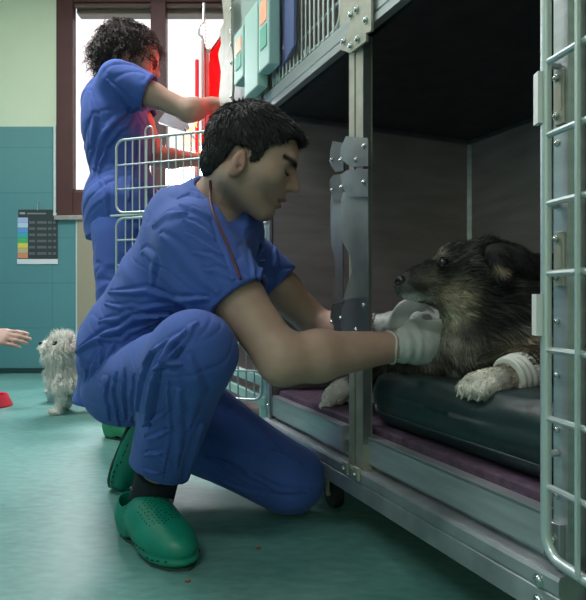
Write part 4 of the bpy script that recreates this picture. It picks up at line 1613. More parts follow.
# eyebrows as short hairs
eb = []
ed_ = []
for sg in (1, -1):
    t = RNG.random(160)
    ll_ = 0.016 + 0.040 * t
    uu = 0.0375 + 0.007 * np.sin(t * 2.3) - 0.008 * t + RNG.normal(size=160) * 0.0020
    ff = 0.111 - 0.028 * t ** 2 + 0.001
    eb.append(mO + mF * ff[:, None] + mL * (sg * ll_)[:, None] + mU * uu[:, None])
    ed_.append(np.tile(mL * sg * 0.9 - mF * 0.3 + mU * 0.15, (160, 1)) + RNG.normal(size=(160, 3)) * 0.15)
eb, ed_ = np.concatenate(eb), np.concatenate(ed_)
o_ = strands('eyebrows', eb, ed_, ed_, 0.009, np.tile([0.01, 0.008, 0.008], (len(eb), 1)), 0.0007, body, M['hair'])
o_['kind'] = 'stuff'

# lashes
eb = []
ed_ = []
for sg in (1, -1):
    t = np.linspace(-1, 1, 60)
    for row in range(2):
        eb.append(mO + mF * (0.1003 - 0.005 * t[:, None] ** 2) + mL * (sg * (0.031 + 0.013 * t))[:, None] + mU * (0.0155 - 0.003 * t ** 2 - 0.0012 * row)[:, None])
        ed_.append(np.tile(mF * 0.9 - mU * 0.45, (60, 1)) + mL * sg * 0.5 * t[:, None])
eb, ed_ = np.concatenate(eb), np.concatenate(ed_)
o_ = strands('eyelashes', eb, ed_, ed_ + mU * 0.3, 0.0075, np.tile([0.008, 0.006, 0.006], (len(eb), 1)), 0.0006, body, M['hair'])
o_['kind'] = 'stuff'

# maroon cord round the neck
cp = []
for path, vv in (([(208, 182), (208.5, 193), (218, 217), (228, 238), (237, 262), (242, 277)], (shirt_v, body_v)),):
    aa = np.concatenate(vv)
    cp = on_surface(aa, path, 34)
cp = [c + unit(V(0, 0, 0.5) - c) * -0.0 + unit(V(0, 0, 0.5) - c) * 0.003 for c in cp]
for _ in range(6):
    cp = [cp[0]] + [(cp[i - 1] + cp[i] + cp[i + 1]) / 3 for i in range(1, len(cp) - 1)] + [cp[-1]]
m = MB()
m.tube(cp, 0.0028, 8)
m.build('neck_cord', M['cord'], man, True)
# small pale mark on the far sleeve
cpt = on_surface(shirt_v, [(263, 263), (264, 263)], 2)[0]
m = MB()
for dx, r in ((-0.006, 0.0022), (0.0, 0.0035), (0.0065, 0.0028)):
    m.tube([cpt + V(dx - r, -0.002, 0.001), cpt + V(dx + r, -0.002, 0.003)], 0.0009, 6)
m.build('sleeve_mark', M['white_plastic'], man, True)


# ------------------------------------------------------------------ generic figure for the other people
def ribbons(name, paths, wid, cols, parent, material):
    n, m, _ = paths.shape
    t = np.gradient(paths, axis=1)
    side = np.cross(t, RNG.normal(size=(n, 1, 3)) + 0 * t)
    side /= np.linalg.norm(side, axis=2, keepdims=True) + 1e-9
    w = wid * (1 - np.linspace(0, 1, m) ** 2 * 0.8)[None, :, None]
    vs = np.stack([paths - side * w, paths + side * w], 2).reshape(-1, 3)
    b = (np.arange(n)[:, None] * m + np.arange(m - 1)[None, :]).reshape(-1, 1) * 2
    q = b + np.array([0, 1, 3, 2])
    o = link_mesh(name, vs, q, material, parent, True, np.repeat(cols, 2 * m, axis=0))
    o['kind'] = 'stuff'
    return o


def figure(root, J, h=0.006, sc=1.0, stub=0.0, top=M['scrub'], trousers=M['scrub'], shoe=M['clog_pale'], sleeve=0.45, base=SK, folds=()):
    pts = np.array([J[k] for k in J if k in ('head', 'neck', 'pel') or k[:-1] in ('sh', 'el', 'wr', 'hip', 'knee', 'ank', 'toe')])
    lo, hi = pts.min(0) - 0.28, pts.max(0) + 0.28
    Fd = Field(lo, hi, h)
    F, L, U = axes(J['F'], J['U'])
    up = unit(J['neck'] - J['pel'])
    lat = unit(J['lat'])
    fw = unit(np.cross(lat, up))
    A = (up, fw, lat)
    mid = (J['neck'] + J['pel']) / 2
    H = np.linalg.norm(J['neck'] - J['pel'])
    tor = [(ell(J['pel'] + up * H * 0.72, V(0.16, 0.095, 0.150) * sc, A), 0.05), (ell(mid - up * H * 0.05, V(0.16, 0.090, 0.125) * sc, A), 0.05),
           (ell(J['pel'] + up * 0.03, V(0.12, 0.105, 0.150) * sc, A), 0.06)]
    for p, k in tor:
        Fd.add(p, k, off=-0.004)
    for s in 'rl':
        Fd.add(cone(J['hip' + s], J['knee' + s], 0.075 * sc, 0.050 * sc), 0.04)
        Fd.add(cone(J['knee' + s], J['ank' + s], 0.050 * sc, 0.034 * sc), 0.03)
        Fd.add(cone(J['ank' + s], J['toe' + s], 0.032 * sc, 0.024 * sc), 0.03)
        arm(Fd, J['sh' + s], J['el' + s], J['wr' + s], np.array((0.050, 0.040, 0.037, 0.025)) * sc)
    Fd.add(cone(J['neck'], J['head'] - U * 0.03, 0.056 * sc, 0.050 * sc), 0.04)
    hs = {}
    for s, N in (('r', J['palmr']), ('l', J['palml'])):
        Ad = unit(J['hand' + s])
        Nn = unit(N - Ad * np.dot(N, Ad))
        Bt = np.cross(Nn, Ad) * (1 if s == 'l' else -1)
        if J.get('thumb' + s) is not None:
            Bt = Bt * np.sign(np.dot(Bt, J['thumb' + s]))
        for p, k in hand_prims(J['wr' + s], Ad, Bt, Nn, J.get('curl', (0.35, 0.45)), sc):
            Fd.add(p, k)
    add_head(Fd, head_prims(J['head'], F, L, U, sc))
    v, q = Fd.mesh()
    bd = link_mesh('body', v, q, M['skin'], root, True, skin_cols(v, J['head'], F, L, U, sc, stub, base))
    # top
    T_ = Field(lo, hi, h)
    for p, k in tor:
        T_.add(p, k, off=0.016)
    T_.add(cone(J['pel'] + up * 0.02, J['pel'] - up * 0.10, 0.135 * sc, 0.150 * sc), 0.06)
    T_.add(cone(J['neck'] - up * 0.05, J['neck'] + up * 0.005, 0.10 * sc, 0.066 * sc), 0.05)
    for s in 'rl':
        a, b = J['sh' + s], J['el' + s]
        d_ = unit(b - a)
        hm = a + (b - a) * sleeve
        T_.add(clip(cone(a, hm + d_ * 0.06, 0.068 * sc, 0.070 * sc), hm, d_), 0.05)
        T_.add(cone(hm - d_ * 0.02, hm + d_ * 0.1, 0.060 * sc, 0.066 * sc), 0.003, True)
    T_.add(obox(J['pel'] - up * (0.085 + 0.2), V(0.2, 0.4, 0.4), A, 0.002), 0.004, True)
    T_.add(cone(J['neck'] + up * 0.01, J['head'] - U * 0.02, 0.058 * sc, 0.066 * sc), 0.006, True)
    v, q = T_.mesh()
    n = vnormals(v, q)
    v = wrinkle(v, n, folds)
    v = v + n * drape(v, n, J['pel'], J['neck'], 0.005, 11, 2.0, 0.6)[:, None]
    link_mesh('scrub_top', v, q, top, root)
    R_ = Field(lo, hi, h)
    R_.add(ell(J['pel'], V(0.13, 0.112, 0.152) * sc, A), 0.05, off=0.006)
    for s in 'rl':
        R_.add(cone(J['hip' + s], J['knee' + s], 0.092 * sc, 0.070 * sc), 0.04)
        d_ = unit(J['ank' + s] - J['knee' + s])
        R_.add(clip(cone(J['knee' + s], J['ank' + s] + d_ * 0.05, 0.070 * sc, 0.064 * sc), J['ank' + s] + V(0, 0, 0.02), V(0, 0, -1) if d_[2] < -0.5 else d_), 0.03)
    v, q = R_.mesh()
    n = vnormals(v, q)
    v = v + n * drape(v, n, J['pel'], J['kneer'], 0.004, 12, 5.0, 0.4)[:, None]
    v[:, 2] = np.maximum(v[:, 2], 0.004)
    link_mesh('scrub_trousers', v, q, trousers, root)
    for s in 'rl':
        if J['ank' + s][2] < 0.14:
            d = (J['toe' + s] - J['ank' + s]) * V(1, 1, 0)
            d = unit(d)
            o = J['ank' + s] * V(1, 1, 0) - d * 0.035
            make_clog(root, (np.stack([d, np.cross(V(0, 0, 1), d), V(0, 0, 1)]), o), shoe, None, 1, 0.0045)
    return bd, (F, L, U)


def hair_cap(root, O, F, L, U, sc, ex, edge, colr, h=0.004, off=0.0):
    hc = Field(O - 0.2 * sc, O + 0.2 * sc, h)
    for c, r in ex:
        hc.add(ell(O + sc * (F * c[0] + L * c[1] + U * c[2]), V(*r) * sc, (F, L, U)), 0.02)
    _, X, Y, Z = hc.block(hc.lo, hc.lo + 1)
    gp = np.stack(np.broadcast_arrays(X, Y, Z), -1).reshape(-1, 3).astype(float)
    f, l, u = hloc(gp, O, F, L, U, sc)
    cv = (edge(f) - u) * 0.7
    hc.f = np.maximum(hc.f, cv.reshape(hc.f.shape).astype(np.float32))
    v, q = hc.mesh()
    return link_mesh('hair', v, q, M['hair'], root, True, np.tile(colr, (len(v), 1))), v, q


# ================================================================== standing person by the far cage
wo_ = thing('person', 'standing person with dark curly hair in blue scrubs working at the far red-lit cage', 'person', (-0.62, 2.2, 0))
J = dict(head=P(126, 58, 2.16), neck=P(113, 86, 2.20), pel=P(124, 214, 2.19), shr=P(118, 79, 2.07), shl=P(127, 86, 2.36),
         elr=P(188, 111, 2.08), wrr=P(211, 105, 2.15), ell=P(158, 158, 2.36), wrl=P(204, 160, 2.42),
         hipr=P(118, 236, 2.11), hipl=P(132, 236, 2.28), kneer=P(119, 330, 2.08), kneel=P(140, 322, 2.30),
         ankr=V(-0.645, 2.08, 0.10), ankl=V(-0.55, 2.32, 0.10), toer=V(-0.52, 2.01, 0.03), toel=V(-0.40, 2.36, 0.03),
         handr=V(0.97, 0.2, 0.08), handl=V(0.95, 0.25, 0.1), palmr=V(0.1, 0.1, -1), palml=V(0, 0, -1), thumbr=V(0, 1, 0), thumbl=V(0, -1, 0),
         F=V(0.86, 0.22, -0.40), U=V(0.40, 0.05, 0.90), lat=V(0.18, 1, 0.0))
fw_ = [([(134, 109), (114, 125), (98, 143), (93, 168)], 0.012, 0.009), ([(134, 118), (106, 149), (97, 170)], 0.010, 0.007), ([(88, 90), (93, 119), (90, 149)], 0.012, 0.006),
       ([(106, 82), (124, 100), (134, 112)], 0.010, 0.006), ([(140, 122), (136, 150), (130, 200)], 0.010, 0.005), ([(98, 178), (108, 195), (106, 215)], 0.010, 0.004)]
J2 = {k: a for k, a in J.items()}
bdw, (wF, wL, wU) = figure(wo_, J2, 0.0055, 0.98, base=SK * np.array([0.92, 0.92, 0.90]), folds=fw_)
O = J['head']
edge_w = lambda f: np.interp(f, [-0.14, -0.03, 0.02, 0.05, 0.07, 0.11], [-0.075, -0.075, -0.04, 0.03, 0.055, 0.085])
hw, v, q = hair_cap(wo_, O, wF, wL, wU, 0.98, [((-0.005, 0, 0.038), (0.104, 0.088, 0.086)), ((-0.05, 0, -0.02), (0.065, 0.075, 0.055))], edge_w, [0.02, 0.013, 0.011])
p, n = scatter(v, q, 2600)
m_n = 14
tt = np.linspace(0, 1, m_n)[None, :, None]
ln = RNG.uniform(0.025, 0.055, len(p))[:, None, None]
out = n + RNG.normal(size=n.shape) * 0.45
out /= np.linalg.norm(out, axis=1, keepdims=True)
e1 = np.cross(out, RNG.normal(size=n.shape))
e1 /= np.linalg.norm(e1, axis=1, keepdims=True)
e2 = np.cross(out, e1)
ph = RNG.uniform(0, 6.28, len(p))[:, None, None]
wnd = RNG.uniform(9, 15, len(p))[:, None, None]
rad = RNG.uniform(0.004, 0.010, len(p))[:, None, None]
path = p[:, None] + out[:, None] * ln * tt + (np.cos(ph + wnd * tt) * e1[:, None] + np.sin(ph + wnd * tt) * e2[:, None]) * rad * np.minimum(tt * 3, 1)
path[:, :, 2] -= (ln * tt ** 2)[:, :, 0] * 0.7
colh = np.array([0.022, 0.014, 0.012]) * RNG.uniform(0.5, 2.2, (len(p), 1))
ribbons('curls', path, 0.0013, colh, hw, M['hair'])
# glasses of the standing person
m = MB()
for sg in (1, -1):
    c = O + 0.98 * (wF * 0.112 + wL * sg * 0.032 + wU * 0.020)
    m.tube([c + 0.020 * (math.cos(a) * wL + 0.8 * math.sin(a) * wU) for a in np.linspace(0, 2 * math.pi, 20, endpoint=False)], 0.0022, 6, closed=True)
    m.tube([c + wL * sg * 0.020, O + wL * sg * 0.080 + wU * 0.024 + wF * 0.01], 0.002, 6)
m.tube([O + 0.98 * (wF * 0.114 + wL * a + wU * 0.024) for a in (0.012, 0, -0.012)], 0.002, 6)
m.build('glasses', M['dark'], wo_, True)

# ================================================================== crouching person whose hand reaches in from the left edge
cr_ = thing('person', 'crouching person at the left edge, only the open hand in view near the white dog', 'person', (-1.98, 2.5, 0))
J3 = dict(head=V(-1.80, 2.52, 0.86), neck=V(-1.90, 2.52, 0.74), pel=V(-2.10, 2.52, 0.34), shr=V(-1.86, 2.36, 0.68), shl=V(-1.86, 2.68, 0.68),
          elr=V(-1.60, 2.34, 0.52), wrr=P(-4, 337, 2.47) - V(0.055, 0, 0.0), ell=V(-1.68, 2.74, 0.46), wrl=V(-1.62, 2.62, 0.26),
          hipr=V(-2.08, 2.43, 0.32), hipl=V(-2.08, 2.61, 0.32), kneer=V(-1.70, 2.40, 0.42), kneel=V(-1.75, 2.70, 0.44),
          ankr=V(-1.90, 2.40, 0.10), ankl=V(-1.93, 2.68, 0.10), toer=V(-1.76, 2.38, 0.03), toel=V(-1.79, 2.70, 0.03),
          handr=V(0.99, 0.10, -0.01), handl=V(0.7, -0.3, -0.6), palmr=V(0, 0.80, -0.6), palml=V(0.2, -0.5, -0.4), thumbr=V(0, -0.3, 1), thumbl=V(0, -1, 0.5),
          F=V(0.92, 0.0, -0.38), U=V(0.38, 0, 0.92), lat=V(0, 1, 0), curl=(0.12, 0.22))
figure(cr_, J3, 0.0055, 1.0)
cF, cL, cU = axes(J3['F'], J3['U'])
hair_cap(cr_, J3['head'], cF, cL, cU, 1.0, [((0.008, 0, 0.040), (0.100, 0.084, 0.092)), ((-0.045, 0, -0.02), (0.040, 0.064, 0.048))], hair_edge, [0.03, 0.02, 0.015])


# ================================================================== dogs
def blob_cols(v, base, blobs):
    c = base.copy()
    for ctr, r, col, w in blobs:
        r = np.asarray(r, float) if np.ndim(r) else np.array([r] * 3)
        m_ = np.exp(-(((v - ctr) / r) ** 2).sum(1) ** 1.3)[:, None] * w
        c = c * (1 - m_) + np.array(col) * m_
    return c


dog = thing('dog', 'large dark shaggy mongrel with tan throat and white paws lying on the cage mattress', 'dog', CG((-0.25, 0.2, 0.36)))
DK = 0.0036
Fd = Field((0.02, 0.86, 0.215), (0.78, 1.52, 0.66), DK)
HC = P(474, 277, 1.17)
nose = P(401, 283, 1.10)
NP_ = [P(455, 272, 1.15), P(436, 277, 1.13), P(418, 283, 1.115), P(406, 286, 1.105)]
dF = unit(nose - HC)
dA = axes(dF, V(0.1, 0, 1))
Fd.add(ell(HC + V(0.004, 0, 0.004), V(0.072, 0.066, 0.066), dA), 0.02)
Fd.add(ell(P(460, 272, 1.14), V(0.050, 0.052, 0.052), dA), 0.02)
Fd.add(ell(P(456, 290, 1.14), V(0.045, 0.052, 0.045), dA), 0.02)
chain(Fd, NP_, [0.044, 0.033, 0.0285, 0.0225], 0.015)
Fd.add(cone(P(440, 294, 1.13), P(409, 292, 1.108), 0.025, 0.011), 0.012)
Fd.add(cone(P(452, 254, 1.115), P(445, 256, 1.10), 0.016, 0.011), 0.015)
Fd.add(cone(P(452, 254, 1.165), P(445, 256, 1.16), 0.016, 0.011), 0.015)
# cheek ruff, neck, chest, body
Fd.add(ell(P(474, 300, 1.15), V(0.060, 0.068, 0.056), None), 0.03)
Fd.add(cone(P(496, 300, 1.19), P(496, 345, 1.17), 0.086, 0.084), 0.04)
Fd.add(ell(P(486, 348, 1.14), V(0.066, 0.08, 0.052), None), 0.03)
Fd.add(cone(P(500, 300, 1.22), V(0.56, 1.30, 0.46), 0.100, 0.125), 0.06)
Fd.add(cone(P(505, 340, 1.17), V(0.60, 1.32, 0.45), 0.100, 0.125), 0.06)
Fd.add(ell(V(0.66, 1.34, 0.42), V(0.10, 0.11, 0.085), None), 0.05)
# near foreleg
Fd.add(cone(P(525, 320, 1.13), P(548, 358, 1.05), 0.066, 0.044), 0.04)
chain(Fd, [P(548, 360, 1.05), P(528, 369, 1.015), P(510, 377, 0.995)], [0.042, 0.032, 0.026], 0.02)
pw = P(488, 383, 0.975)
pd = unit(P(470, 388, 0.955) - P(512, 377, 0.995))
pl = unit(np.cross(V(0, 0, 1), pd))


def paw(Fd, c, d, s, up=V(0, 0, 1), k=1.0):
    Fd.add(ell(c, V(0.040, 0.030, 0.024) * k, (d, s, np.cross(d, s))), 0.02)
    for i in range(4):
        o = (i - 1.5) * 0.0165 * k
        a = c + d * (0.018 * k - abs(i - 1.5) * 0.005) + s * o
        Fd.add(cone(a + up * 0.004, a + d * 0.021 * k - up * 0.006 * k, 0.0128 * k, 0.0118 * k), 0.006)


paw(Fd, pw, pd, pl)
# far foreleg, stretched under the hands to the other side of the post
s_, z_ = sz(331, 396, 0.050)
fp = V(*CG((s_, 0.055, z_)))
chain(Fd, [P(470, 348, 1.17), P(425, 362, 1.20), P(385, 366, 1.27), fp + V(0.06, 0.0, 0.03)], [0.060, 0.042, 0.034, 0.026], 0.03)
fd_ = unit(V(-0.55, 0.12, -0.55))
paw(Fd, fp + V(0.012, 0, 0.006), fd_, unit(np.cross(V(0, 0, 1), fd_)), up=V(0, 0, 0.4), k=1.2)
# hind leg folded by the flank
Fd.add(cone(V(0.66, 1.26, 0.40), V(0.52, 1.22, 0.385), 0.07, 0.05), 0.04)
Fd.add(cone(V(0.52, 1.22, 0.385), V(0.62, 1.18, 0.365), 0.035, 0.025), 0.03)
# ears, folded back
er = P(505, 254, 1.08)
Fd.add(cone(P(486, 250, 1.22), P(504, 254, 1.24), 0.018, 0.014), 0.02)
# eye socket, mouth line, nostril area
eyec = P(443.5, 262.5, 1.080)
Fd.add(ell(eyec - V(0, 0.002, 0), V(0.011, 0.012, 0.008), None), 0.008, True)
v, q = Fd.mesh()
nrm = vnormals(v, q)


def sable(v, seed=0.0):
    a = fbm(v * np.array([38, 38, 60]) + seed, 3)
    b = fbm(v * 12 + 9 + seed, 2)
    base = np.array([0.014, 0.014, 0.014]) + np.clip(a * 3.2 - 1.5, 0, 1)[:, None] * np.array([0.16, 0.15, 0.13])
    base = base * (0.55 + 0.9 * b[:, None])
    tan, cream, dark, white = (0.38, 0.31, 0.21), (0.55, 0.48, 0.36), (0.012, 0.012, 0.013), (0.72, 0.70, 0.62)
    blobs = [(P(458, 300, 1.10), (0.040, 0.08, 0.036), tan, 0.9), (P(455, 318, 1.10), (0.024, 0.09, 0.026), cream, 0.9),
             (P(432, 276, 1.09), (0.030, 0.06, 0.018), (0.22, 0.19, 0.145), 0.8), (P(440, 254, 1.09), (0.016, 0.05, 0.010), (0.30, 0.26, 0.20), 0.85),
             (P(465, 250, 1.09), (0.040, 0.08, 0.020), (0.11, 0.11, 0.10), 0.6),
             (P(480, 285, 1.07), (0.030, 0.06, 0.035), (0.07, 0.065, 0.055), 0.5),
             (P(503, 266, 1.055), (0.016, 0.03, 0.012), tan, 0.85), (P(518, 255, 1.06), (0.016, 0.03, 0.012), dark, 0.9), (P(495, 248, 1.07), (0.012, 0.03, 0.008), dark, 0.8),
             (P(508, 300, 1.09), (0.040, 0.08, 0.040), dark, 0.7), (P(482, 322, 1.07), (0.022, 0.07, 0.040), dark, 0.6),
             (P(420, 272, 1.10), (0.040, 0.04, 0.012), dark, 0.7), (P(403, 280, 1.10), (0.016, 0.03, 0.012), dark, 0.8),
             (P(412, 298, 1.10), (0.030, 0.03, 0.010), (0.55, 0.55, 0.52), 0.95),
             (P(457, 345, 1.08), (0.030, 0.07, 0.028), (0.42, 0.38, 0.30), 0.8), (P(445, 272, 1.09), (0.010, 0.04, 0.020), (0.03, 0.028, 0.025), 0.7), (P(490, 290, 1.07), (0.022, 0.06, 0.045), dark, 0.75), (P(470, 338, 1.06), (0.014, 0.06, 0.03), dark, 0.8), (P(478, 358, 1.08), (0.04, 0.07, 0.02), (0.12, 0.11, 0.09), 0.5),
             (P(530, 345, 1.04), (0.060, 0.07, 0.026), (0.24, 0.20, 0.14), 0.75), (P(535, 360, 1.04), (0.060, 0.06, 0.024), (0.24, 0.20, 0.14), 0.75),
             (P(512, 374, 0.99), (0.02, 0.05, 0.03), (0.45, 0.40, 0.30), 0.8),
             (P(400, 364, 1.22), (0.10, 0.08, 0.03), (0.085, 0.065, 0.05), 0.8)]
    c = blob_cols(v, base, blobs)
    m1 = np.clip((0.045 - np.linalg.norm((v - pw - pd * 0.01) * np.array([0.85, 0.85, 1]), axis=1)) / 0.012, 0, 1)[:, None]
    m2 = np.clip((0.075 - np.linalg.norm(v - fp + np.array([0, 0, 0.005]), axis=1)) / 0.02, 0, 1)[:, None]
    mm = np.maximum(m1, m2)
    return c * 1.25 * (1 - mm) + np.array(white) * mm


dbody = link_mesh('body', v, q, M['fur'], dog, True, sable(v) * 0.8)


def mask_d(c):
    m_ = np.ones(len(c))
    m_ *= np.linalg.norm(c - eyec, axis=1) > 0.011
    m_ *= np.linalg.norm((c - P(403, 281, 1.10)), axis=1) > 0.016
    m_ *= (c[:, 0] * 0 + 1)
    vis = np.where(c[:, 0] > 0.6, 0.25, 1.0)
    return m_ * vis * np.where(c[:, 1] > 1.3, 0.35, 1.0)


p, n = scatter(v, q, 52000, mask_d)
dn = np.linalg.norm(p - nose, axis=1)
back = p - nose
back /= np.linalg.norm(back, axis=1, keepdims=True)
combv = back * np.array([1, 0.6, 1]) + np.array([0, 0, -0.25]) * np.clip((dn - 0.12) / 0.1, 0, 1)[:, None] + np.array([0, 0, -0.5]) * np.clip((dn - 0.2) / 0.1, 0, 1)[:, None]
near_leg = np.linalg.norm((p - P(510, 376, 0.99)), axis=1) < 0.085
combv[near_leg] = pd + np.array([0, 0, -0.2])
far_leg = p[:, 0] < 0.19
farl = far_leg & (p[:, 2] < 0.44)
combv[farl] = fd_
combv -= n * (combv * n).sum(1, keepdims=True) * 0.9
combv /= np.linalg.norm(combv, axis=1, keepdims=True) + 1e-6
cl = (vnoise(p * 45) - 0.5)[:, None]
cl2 = (vnoise(p * 45 + 20) - 0.5)[:, None]
tang = np.cross(n, combv)
d0 = n * 0.42 + combv * 1.0 + tang * cl * 0.8 + RNG.normal(size=p.shape) * 0.12
d1 = n * 0.10 + combv * 1.0 + tang * cl * 1.2 + n * cl2 * 0.5 + RNG.normal(size=p.shape) * 0.16
ln = np.interp(dn, [0, 0.03, 0.07, 0.12, 0.17, 0.25], [0.0035, 0.0045, 0.008, 0.013, 0.024, 0.036])
dleg = np.minimum(np.linalg.norm(p - pw, axis=1), np.linalg.norm(p - fp, axis=1))
ln = np.minimum(ln, np.interp(dleg, [0.03, 0.07, 0.14], [0.006, 0.010, 0.032]))
dlh = np.linalg.norm(p - P(505, 262, 1.08), axis=1)
dgl = np.linalg.norm(p - P(448, 338, 1.12), axis=1)
ln = np.minimum(ln, np.interp(dgl, [0.03, 0.06, 0.10], [0.008, 0.014, 0.05]))
ln = np.minimum(ln, np.interp(dlh, [0.0, 0.03, 0.05], [0.007, 0.009, 0.05]))
ln = ln * RNG.uniform(0.75, 1.1, len(p))
cc = sable(p + n * 0.002) * RNG.uniform(0.6, 1.4, (len(p), 1)) * (0.45 + 1.25 * vnoise(p * 85)[:, None])
dark_tip = (RNG.random(len(p)) < 0.18) & (cc.sum(1) < 1.0)
cc[dark_tip] *= 0.35
wd_ = np.interp(ln, [0.004, 0.03], [0.0006, 0.00085])[:, None]
fo_ = strands('coat', p, d0, d1, ln, cc, wd_[:, 0], dog, M['fur'])
fo_['kind'] = 'stuff'


def ball(name, c, r, material, parent, cols=None, ax=None, seg=24):
    bm = bmesh.new()
    bmesh.ops.create_uvsphere(bm, u_segments=seg, v_segments=seg * 2 // 3, radius=1)
    vs = np.array([tuple(v.co) for v in bm.verts])
    fs = [tuple(x.index for x in f.verts) for f in bm.faces]
    bm.free()
    r = np.asarray(r, float) * np.ones(3)
    A = np.eye(3) if ax is None else np.asarray(ax)
    return link_mesh(name, c + (vs * r) @ A, fs, material, parent, True, None if cols is None else cols(vs))


# near ear: a folded cup with short hair
eax = (unit(V(1, -0.25, -0.30)), unit(V(0.25, 1, 0.1)), None)
e2_ = unit(np.cross(eax[0], eax[1]))
eax = (eax[0], unit(np.cross(e2_, eax[0])), e2_)
EF = Field(P(508, 260, 1.07) - 0.08, P(508, 260, 1.07) + 0.08, 0.0024)
EF.add(ell(P(506, 254, 1.090), V(0.036, 0.020, 0.019), eax), 0.01)
EF.add(cone(P(500, 256, 1.085), P(502, 277, 1.070), 0.018, 0.007), 0.014)
EF.add(cone(P(520, 257, 1.080), P(528, 268, 1.085), 0.015, 0.010), 0.012)
EF.add(cone(P(492, 252, 1.085), P(500, 274, 1.070), 0.012, 0.006), 0.010)
EF.add(ell(P(510, 267, 1.062), V(0.016, 0.012, 0.011), eax), 0.006, True)
v, q = EF.mesh()


def ear_cols(v):
    k = np.exp(-(np.linalg.norm((v - P(503, 269, 1.065)) / np.array([0.014, 0.03, 0.010]), axis=1)) ** 3)[:, None]
    return np.array([0.02, 0.019, 0.019]) * (0.8 + fbm(v * 60)[:, None]) * (1 - k) + np.array([0.36, 0.29, 0.20]) * k


ear_o = link_mesh('ear', v, q, M['fur'], dog, True, ear_cols(v))
p, n = scatter(v, q, 5000)
dd_ = np.array([0.5, 0.1, -0.8]) + RNG.normal(size=p.shape) * 0.15
so2 = strands('ear_hair', p, n * 0.35 + dd_, n * 0.1 + dd_, np.full(len(p), 0.015) * RNG.uniform(0.6, 1.2, len(p)), ear_cols(p) * RNG.uniform(0.6, 1.5, (len(p), 1)), 0.0007, ear_o, M['fur'])
so2['kind'] = 'stuff'

gz = unit(V(-0.45, -0.85, 0.15))
ball('eye', eyec + V(0.0, 0.0045, 0), 0.0112, M['eye'], dog, lambda d: np.where((d @ gz)[:, None] > 0.90, [[0.004, 0.004, 0.004]], [[0.014, 0.008, 0.005]]))
# dark eyelid rim
m = MB()
m.tube([eyec + V(0.0095 * math.cos(a), -0.0035 - 0.001 * math.cos(a), 0.0072 * math.sin(a)) for a in np.linspace(0, 2 * math.pi, 20, endpoint=False)], 0.0016, 6, closed=True)
m.build('eyelid', M['nose'], dog, True)
NF = Field(nose - 0.04, nose + 0.04, 0.0016)
nc = P(401.5, 281.5, 1.098)
NF.add(ell(nc, V(0.0125, 0.0135, 0.0115), None), 0.003)
NF.add(ell(nc + V(-0.009, -0.0085, -0.001), V(0.004, 0.004, 0.003), None), 0.003, True)
NF.add(ell(nc + V(-0.011, 0.0085, -0.001), V(0.004, 0.004, 0.003), None), 0.003, True)
v, q = NF.mesh()
link_mesh('nose', v, q, M['nose'], dog)
# bandage round the near foreleg
BF = Field(P(515, 377, 0.99) - 0.08, P(515, 377, 0.99) + 0.08, 0.002)
b0, b1 = P(532, 370, 1.018), P(507, 377, 0.990)
bd_ = unit(b1 - b0)
BF.add(clip(clip(cone(b0 - bd_ * 0.01, b1 + bd_ * 0.01, 0.040, 0.033), b1, bd_), b0, -bd_), 0.001)
v, q = BF.mesh()
n = vnormals(v, q)
a = (v - b0) @ bd_
v = v + n * (0.0012 * np.sin(a * 520 + 3 * np.arctan2(v[:, 2] - b0[2], v[:, 1] - b0[1])))[:, None]
link_mesh('bandage', v, q, M['bandage'], dog)
# claws
m = MB()
for i in range(4):
    o = (i - 1.5) * 0.0165
    a = pw + pd * (0.044 - abs(i - 1.5) * 0.005) + pl * o + V(0, 0, -0.010)
    MB().tube([a, a + pd * 0.006 + V(0, 0, -0.003), a + pd * 0.010 + V(0, 0, -0.008)], 0.003, 8, rr=[0.0034, 0.0028, 0.001]).build('claw', M['sill'], dog, True)

# mattress: soft rounded slab with sagging top
MF = Field((0.0, 0.70, 0.20), (1.0, 1.65, 0.40), 0.006)
c0 = V(*CG((-0.270, 0.330, 0.293)))
axm = (DD, NN, V(0, 0, 1))
MF.add(obox(c0, V(0.250, 0.300, 0.062), axm, 0.036), 0.01)
v, q = MF.mesh()
n = vnormals(v, q)
sv = (v - P0) @ DD
tv = (v - P0) @ NN
bulge = 0.010 * np.exp(-((v[:, 2] - 0.29) / 0.04) ** 2)
wr = (fbm(np.stack([sv * 9, tv * 9, v[:, 2] * 45], 1), 3) - 0.5) * 0.012
v = v + n * (bulge + wr)[:, None]
for cpt, rr_, dp in ((P(488, 398, 0.97), 0.07, 0.004), (P(480, 360, 1.15), 0.2, 0.010)):
    dd_ = np.linalg.norm((v - cpt)[:, :2], axis=1)
    v[:, 2] -= np.where(v[:, 2] > 0.30, dp * np.exp(-(dd_ / rr_) ** 2), 0)
v[:, 2] = np.maximum(v[:, 2], 0.2325)
mo = link_mesh('mattress', v, q, M['mattress'])
tag(mo, 'thick dark green vinyl mattress under the big dog', 'mattress')
m = MB()
ring = [V(*CG((-0.282 + a, 0.330 + b, 0.262))) for a, b in [(0.246, -0.28), (0.246, 0.28), (0.22, 0.308), (-0.22, 0.308), (-0.246, 0.28), (-0.246, -0.28), (-0.22, -0.308), (0.22, -0.308)]]
m.tube(ring, 0.0022, 6, closed=True)
m.build('seam_piping', M['mattress'], mo, True)

